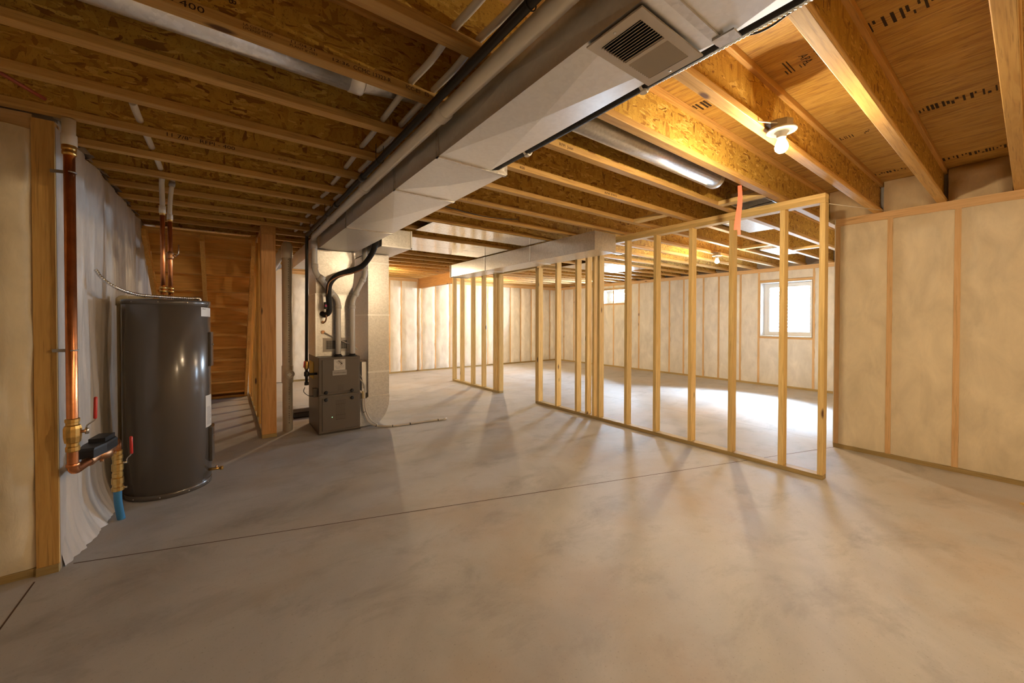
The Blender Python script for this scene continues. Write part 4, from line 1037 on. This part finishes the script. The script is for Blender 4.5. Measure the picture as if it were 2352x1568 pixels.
for i in range(2):
    for k in range(8): fs.append((i * 8 + k, i * 8 + (k + 1) % 8, i * 8 + 8 + (k + 1) % 8, i * 8 + 8 + k))
m2.add(vs, fs); m2.build('register_housing', 'black', wm)
MB().obox(c + d * .03 + Vector((0, 0, .042)), d * .06, nrm * .036, Vector((0, 0, .012))).build('dial_lid', 'black', wm)
pc = c - d * .105 + nrm * .034
MB().tube([pc - Vector((0, 0, .002)), pc + nrm * .008 - Vector((0, 0, .002))], [.020, .016], 16).build('round_port', 'iron', wm)
rx, ry = -.566, 3.50
s2_ = thing('water_inlet', 'brass valve stack with red lever above the blue water pipe', 'pipe', (rx, ry, .25))
MB().tube(elbow_path([tuple(c + d * .14 + Vector((0, 0, -.045))), (rx - .012, ry - .075, .512), (rx, ry, .525), (rx, ry, .45)], .035, 5), .021, 16).build('copper_elbow', 'copper', s2_)
prof = [(.46, .021), (.455, .026), (.44, .026), (.437, .023), (.43, .023), (.425, .027), (.405, .027), (.40, .024), (.375, .024), (.37, .029), (.33, .029), (.325, .024), (.315, .024), (.31, .027), (.29, .027), (.285, .024), (.28, .030), (.245, .030), (.24, .026), (.225, .026), (.22, .031), (.20, .031), (.195, .022)]
va = MB().tube([(rx, ry, z) for z, r in prof], [r for z, r in prof], 12).facet().build('valve_body', 'brass', s2_)
MB().tube([(rx + .02, ry - .005, .375), (rx + .048, ry - .01, .375)], .008, 8).build('valve_stem', 'steel', va)
MB().tube(elbow_path([(rx + .044, ry - .01, .375), (rx + .046, ry - .011, .40), (rx + .066, ry - .013, .42), (rx + .068, ry - .013, .45)], .008), .0036, 8).build('valve_lever', 'steel', va)
MB().tube([(rx + .067, ry - .013, .425), (rx + .068, ry - .013, .43), (rx + .066, ry - .013, .535), (rx + .066, ry - .013, .54)], [.005, .0085, .0085, .005], 8).build('red_grip', 'red', va)
MB().tube([(rx + .03, ry, .212), (rx + .045, ry - .003, .212)], .006, 8).build('clamp_screw', 'steel', va)
bl = MB().tube(smooth_path([(rx, ry, .22), (rx, ry + .001, .14), (rx + .006, ry + .012, .06), (rx + .012, ry + .025, 0.0)], 5), .0205, 16).build('blue_pipe', 'blue', None, base=(rx, ry, 0)); tag(bl, 'bright blue plastic water pipe rising from the slab by the heater', 'pipe')

# ------------------------------------------------------------------ lamps
def lamp(x, y, zb, label, yj, power=1.0):
    t = thing('ceiling_lamp', label, 'lamp', (x, y, zb), 'bare bulb lampholders')
    zp = zb + .075
    MB().lathe((x, y, zp), [(.060, 0), (.069, .004), (.070, .010), (.064, .016)], 32).build('porcelain_base', 'porcelain', t)
    MB().lathe((x, y, zp - .030), [(.020, 0), (.023, .004), (.021, .008), (.024, .013), (.022, .018), (.034, .030)], 20).build('socket_neck', 'porcelain', t)
    MB().lathe((x, y, zp + .0165), [(.052, 0), (.052, .040)], 8, False).build('outlet_box', 'badge', t)
    MB().box(x - .05, x + .05, min(y, yj) - .0, max(y, yj), zp + .045, zp + .058).build('mounting_bracket', 'badge', t)
    MB().tube(smooth_path([(x - .045, y + .0, zp + .035), (x - .10, y + .04, zp + .04), (x - .16, yj, zp + .05)], 5), .004, 8).build('feed_wire', 'pex', t)
    b = MB().lathe((x, y, zb), [(.031, -.002), (.029, .012), (.022, .028), (.015, .044)], 24).build('bulb', 'bulb_body', t)
    MB().lathe((x, y, zb - .034), [(.001, 0), (.016, .004), (.027, .016), (.031, .032)], 24).build('lit_dome', 'bulb' if power == 1 else emit('lit_bulb_glass', BULB_COL, BULB * power), b)
    return t
lamp(2.375, 0.80, 2.222, 'lit bare bulb on a white lampholder below the near right joists', Y0 + PITCH - FLW / 2 - .005)
lamp(6.03, 2.87, 2.20, 'lit bare bulb seen through the partition studs in the window room', Y0 + PITCH * 6 - FLW / 2 - .005, 1.3)
lamp(2.47, 7.60, 2.20, 'lit bare bulb hidden behind the tall return duct', Y0 + PITCH * 17, 1.2)

lamp(5.55, 8.05, 2.20, 'lit bare bulb hidden behind the partition studs at the door opening', Y0 + PITCH * 18 + FLW, 1.5)
lamp(2.60, -2.05, 2.20, 'added fill bulb, unseen behind the viewpoint', -2.0)  # added lamp out of view, fills light into the near room

# ------------------------------------------------------------------ small things
rbn = MB()
def rib(i, j):
    q = (i - .5) * .021; return Vector((3.165 + .35 * q + .006 * math.sin(j * 5), 1.338 - .94 * q - .004 * math.sin(j * 6), ZJ - .375 * j))
rbn.grid(3, 14, rib); rbn.grid(3, 12, lambda i, j: rib(i, j * .90) + Vector((-.004 - .012 * j, .004 + .014 * j, .0)))
o = rbn.build('hanging_ribbon', 'ribbon', None, fix=False, base=(3.165, 1.338, 1.96)); tag(o, 'red orange ribbon hanging from a joist in front of the partition', 'ribbon')
hs = thing('drain_hose', 'milky drain tubing running from the furnace side across the slab', 'hose', (1.4, 4.75, 0))
HR = .011
h1 = smooth_path([(1.288, 4.80, .45), (1.318, 4.79, .40), (1.322, 4.79, .28), (1.335, 4.78, .18), (1.375, 4.76, .075), (1.44, 4.715, .025), (1.55, 4.65, HR), (1.668, 4.60, HR), (1.85, 4.585, HR), (2.10, 4.565, HR), (2.26, 4.53, HR)], 8)
MB().tube(h1, HR, 12).build('outer_tube', 'hose', hs)
h2 = smooth_path([(1.290, 4.83, .60), (1.345, 4.81, .50), (1.345, 4.80, .36), (1.352, 4.79, .22), (1.40, 4.755, .09), (1.465, 4.705, .035)], 8)
MB().tube(h2, .008, 10).build('inner_tube', 'hose', hs)
MB().tube([(1.322, 4.79, .44), (1.322, 4.79, .42), (1.322, 4.79, .36), (1.322, 4.79, .35)], [.010, .018, .018, .010], 10).build('tube_adapter', 'cpvc', hs)
for f in (.30, .52, .68, .80, .965):
    i = int(f * (len(h1) - 2)); MB().tube([h1[i], h1[i].lerp(h1[i + 1], .5)], HR + .003, 12).build('cable_tie', 'black', hs)
MB().tube([(2.26, 4.53, HR), (2.29, 4.54, HR), (2.31, 4.54, HR)], [.012, .017, .012], 10).build('taped_end', 'paper', hs)
MB().tube([(1.28, 4.84, .67), (1.32, 4.82, .60), (1.335, 4.815, .47)], .006, 8).build('side_tube', 'hose', hs)
pk = thing('wrapped_package', 'low dark package in clear plastic on the floor behind the furnace', 'package', (.80, 5.85, 0))
MB().cbox(.70, 1.02, 5.74, 5.98, 0, .075, .02).build('dark_pack', 'bag', pk)
MB().cbox(.695, 1.025, 5.75, 5.99, .068, .125, .02).build('plastic_wrap', 'bagtop', pk)
th = MB().tube(smooth_path([(.70, 4.80, .55), (.69, 4.80, .50), (.74, 4.80, .45), (.80, 4.81, .44)], 5), .004, 6).build('thin_wire', 'black', None, base=(.7, 4.8, .45)); tag(th, 'thin wire curling from the gas pipe end to the furnace side', 'wire')
cb = MB().tube(smooth_path([(1.36, .74, 2.325), (1.49, .62, 2.316), (1.515, .55, 2.313), (1.495, .45, 2.315), (1.52, .28, 2.325)], 8), .004, 8).build('black_cable', 'black', None, base=(1.6, .5, 2.32)); tag(cb, 'thin black cable under the joists near the register', 'cable')
cb = MB().tube([(3.97, 1.01, 2.26), (5.00, .83, 2.335)], .0025, 6).build('string_line', 'paper', None, base=(4.5, .9, 2.3)); tag(cb, 'pale string from the partition end to the right wall top', 'string')
cb = MB().tube(smooth_path([(1.30, 3.20, 2.36), (1.6, 3.22, 2.345), (2.0, 3.24, 2.325), (2.3, 3.25, 2.34), (2.5, 3.26, 2.37)], 6), .004, 6).build('black_cable', 'black', None, base=(1.9, 3.2, 2.33)); tag(cb, 'thin black cable sagging below the joists over the branch duct side', 'cable')
sc = thing('floor_scrap', 'small dark scrap with a pale tip on the slab by the right wall', 'scrap', (4.50, .02, 0))
MB().cbox(4.44, 4.56, -.06, -.005, 0, .022, .004).build('dark_piece', 'furnace_dk', sc)
MB().prism([(4.47, .0), (4.51, .035), (4.535, .0)], 2, 0, .014).build('pale_tip', 'pine_x', sc)
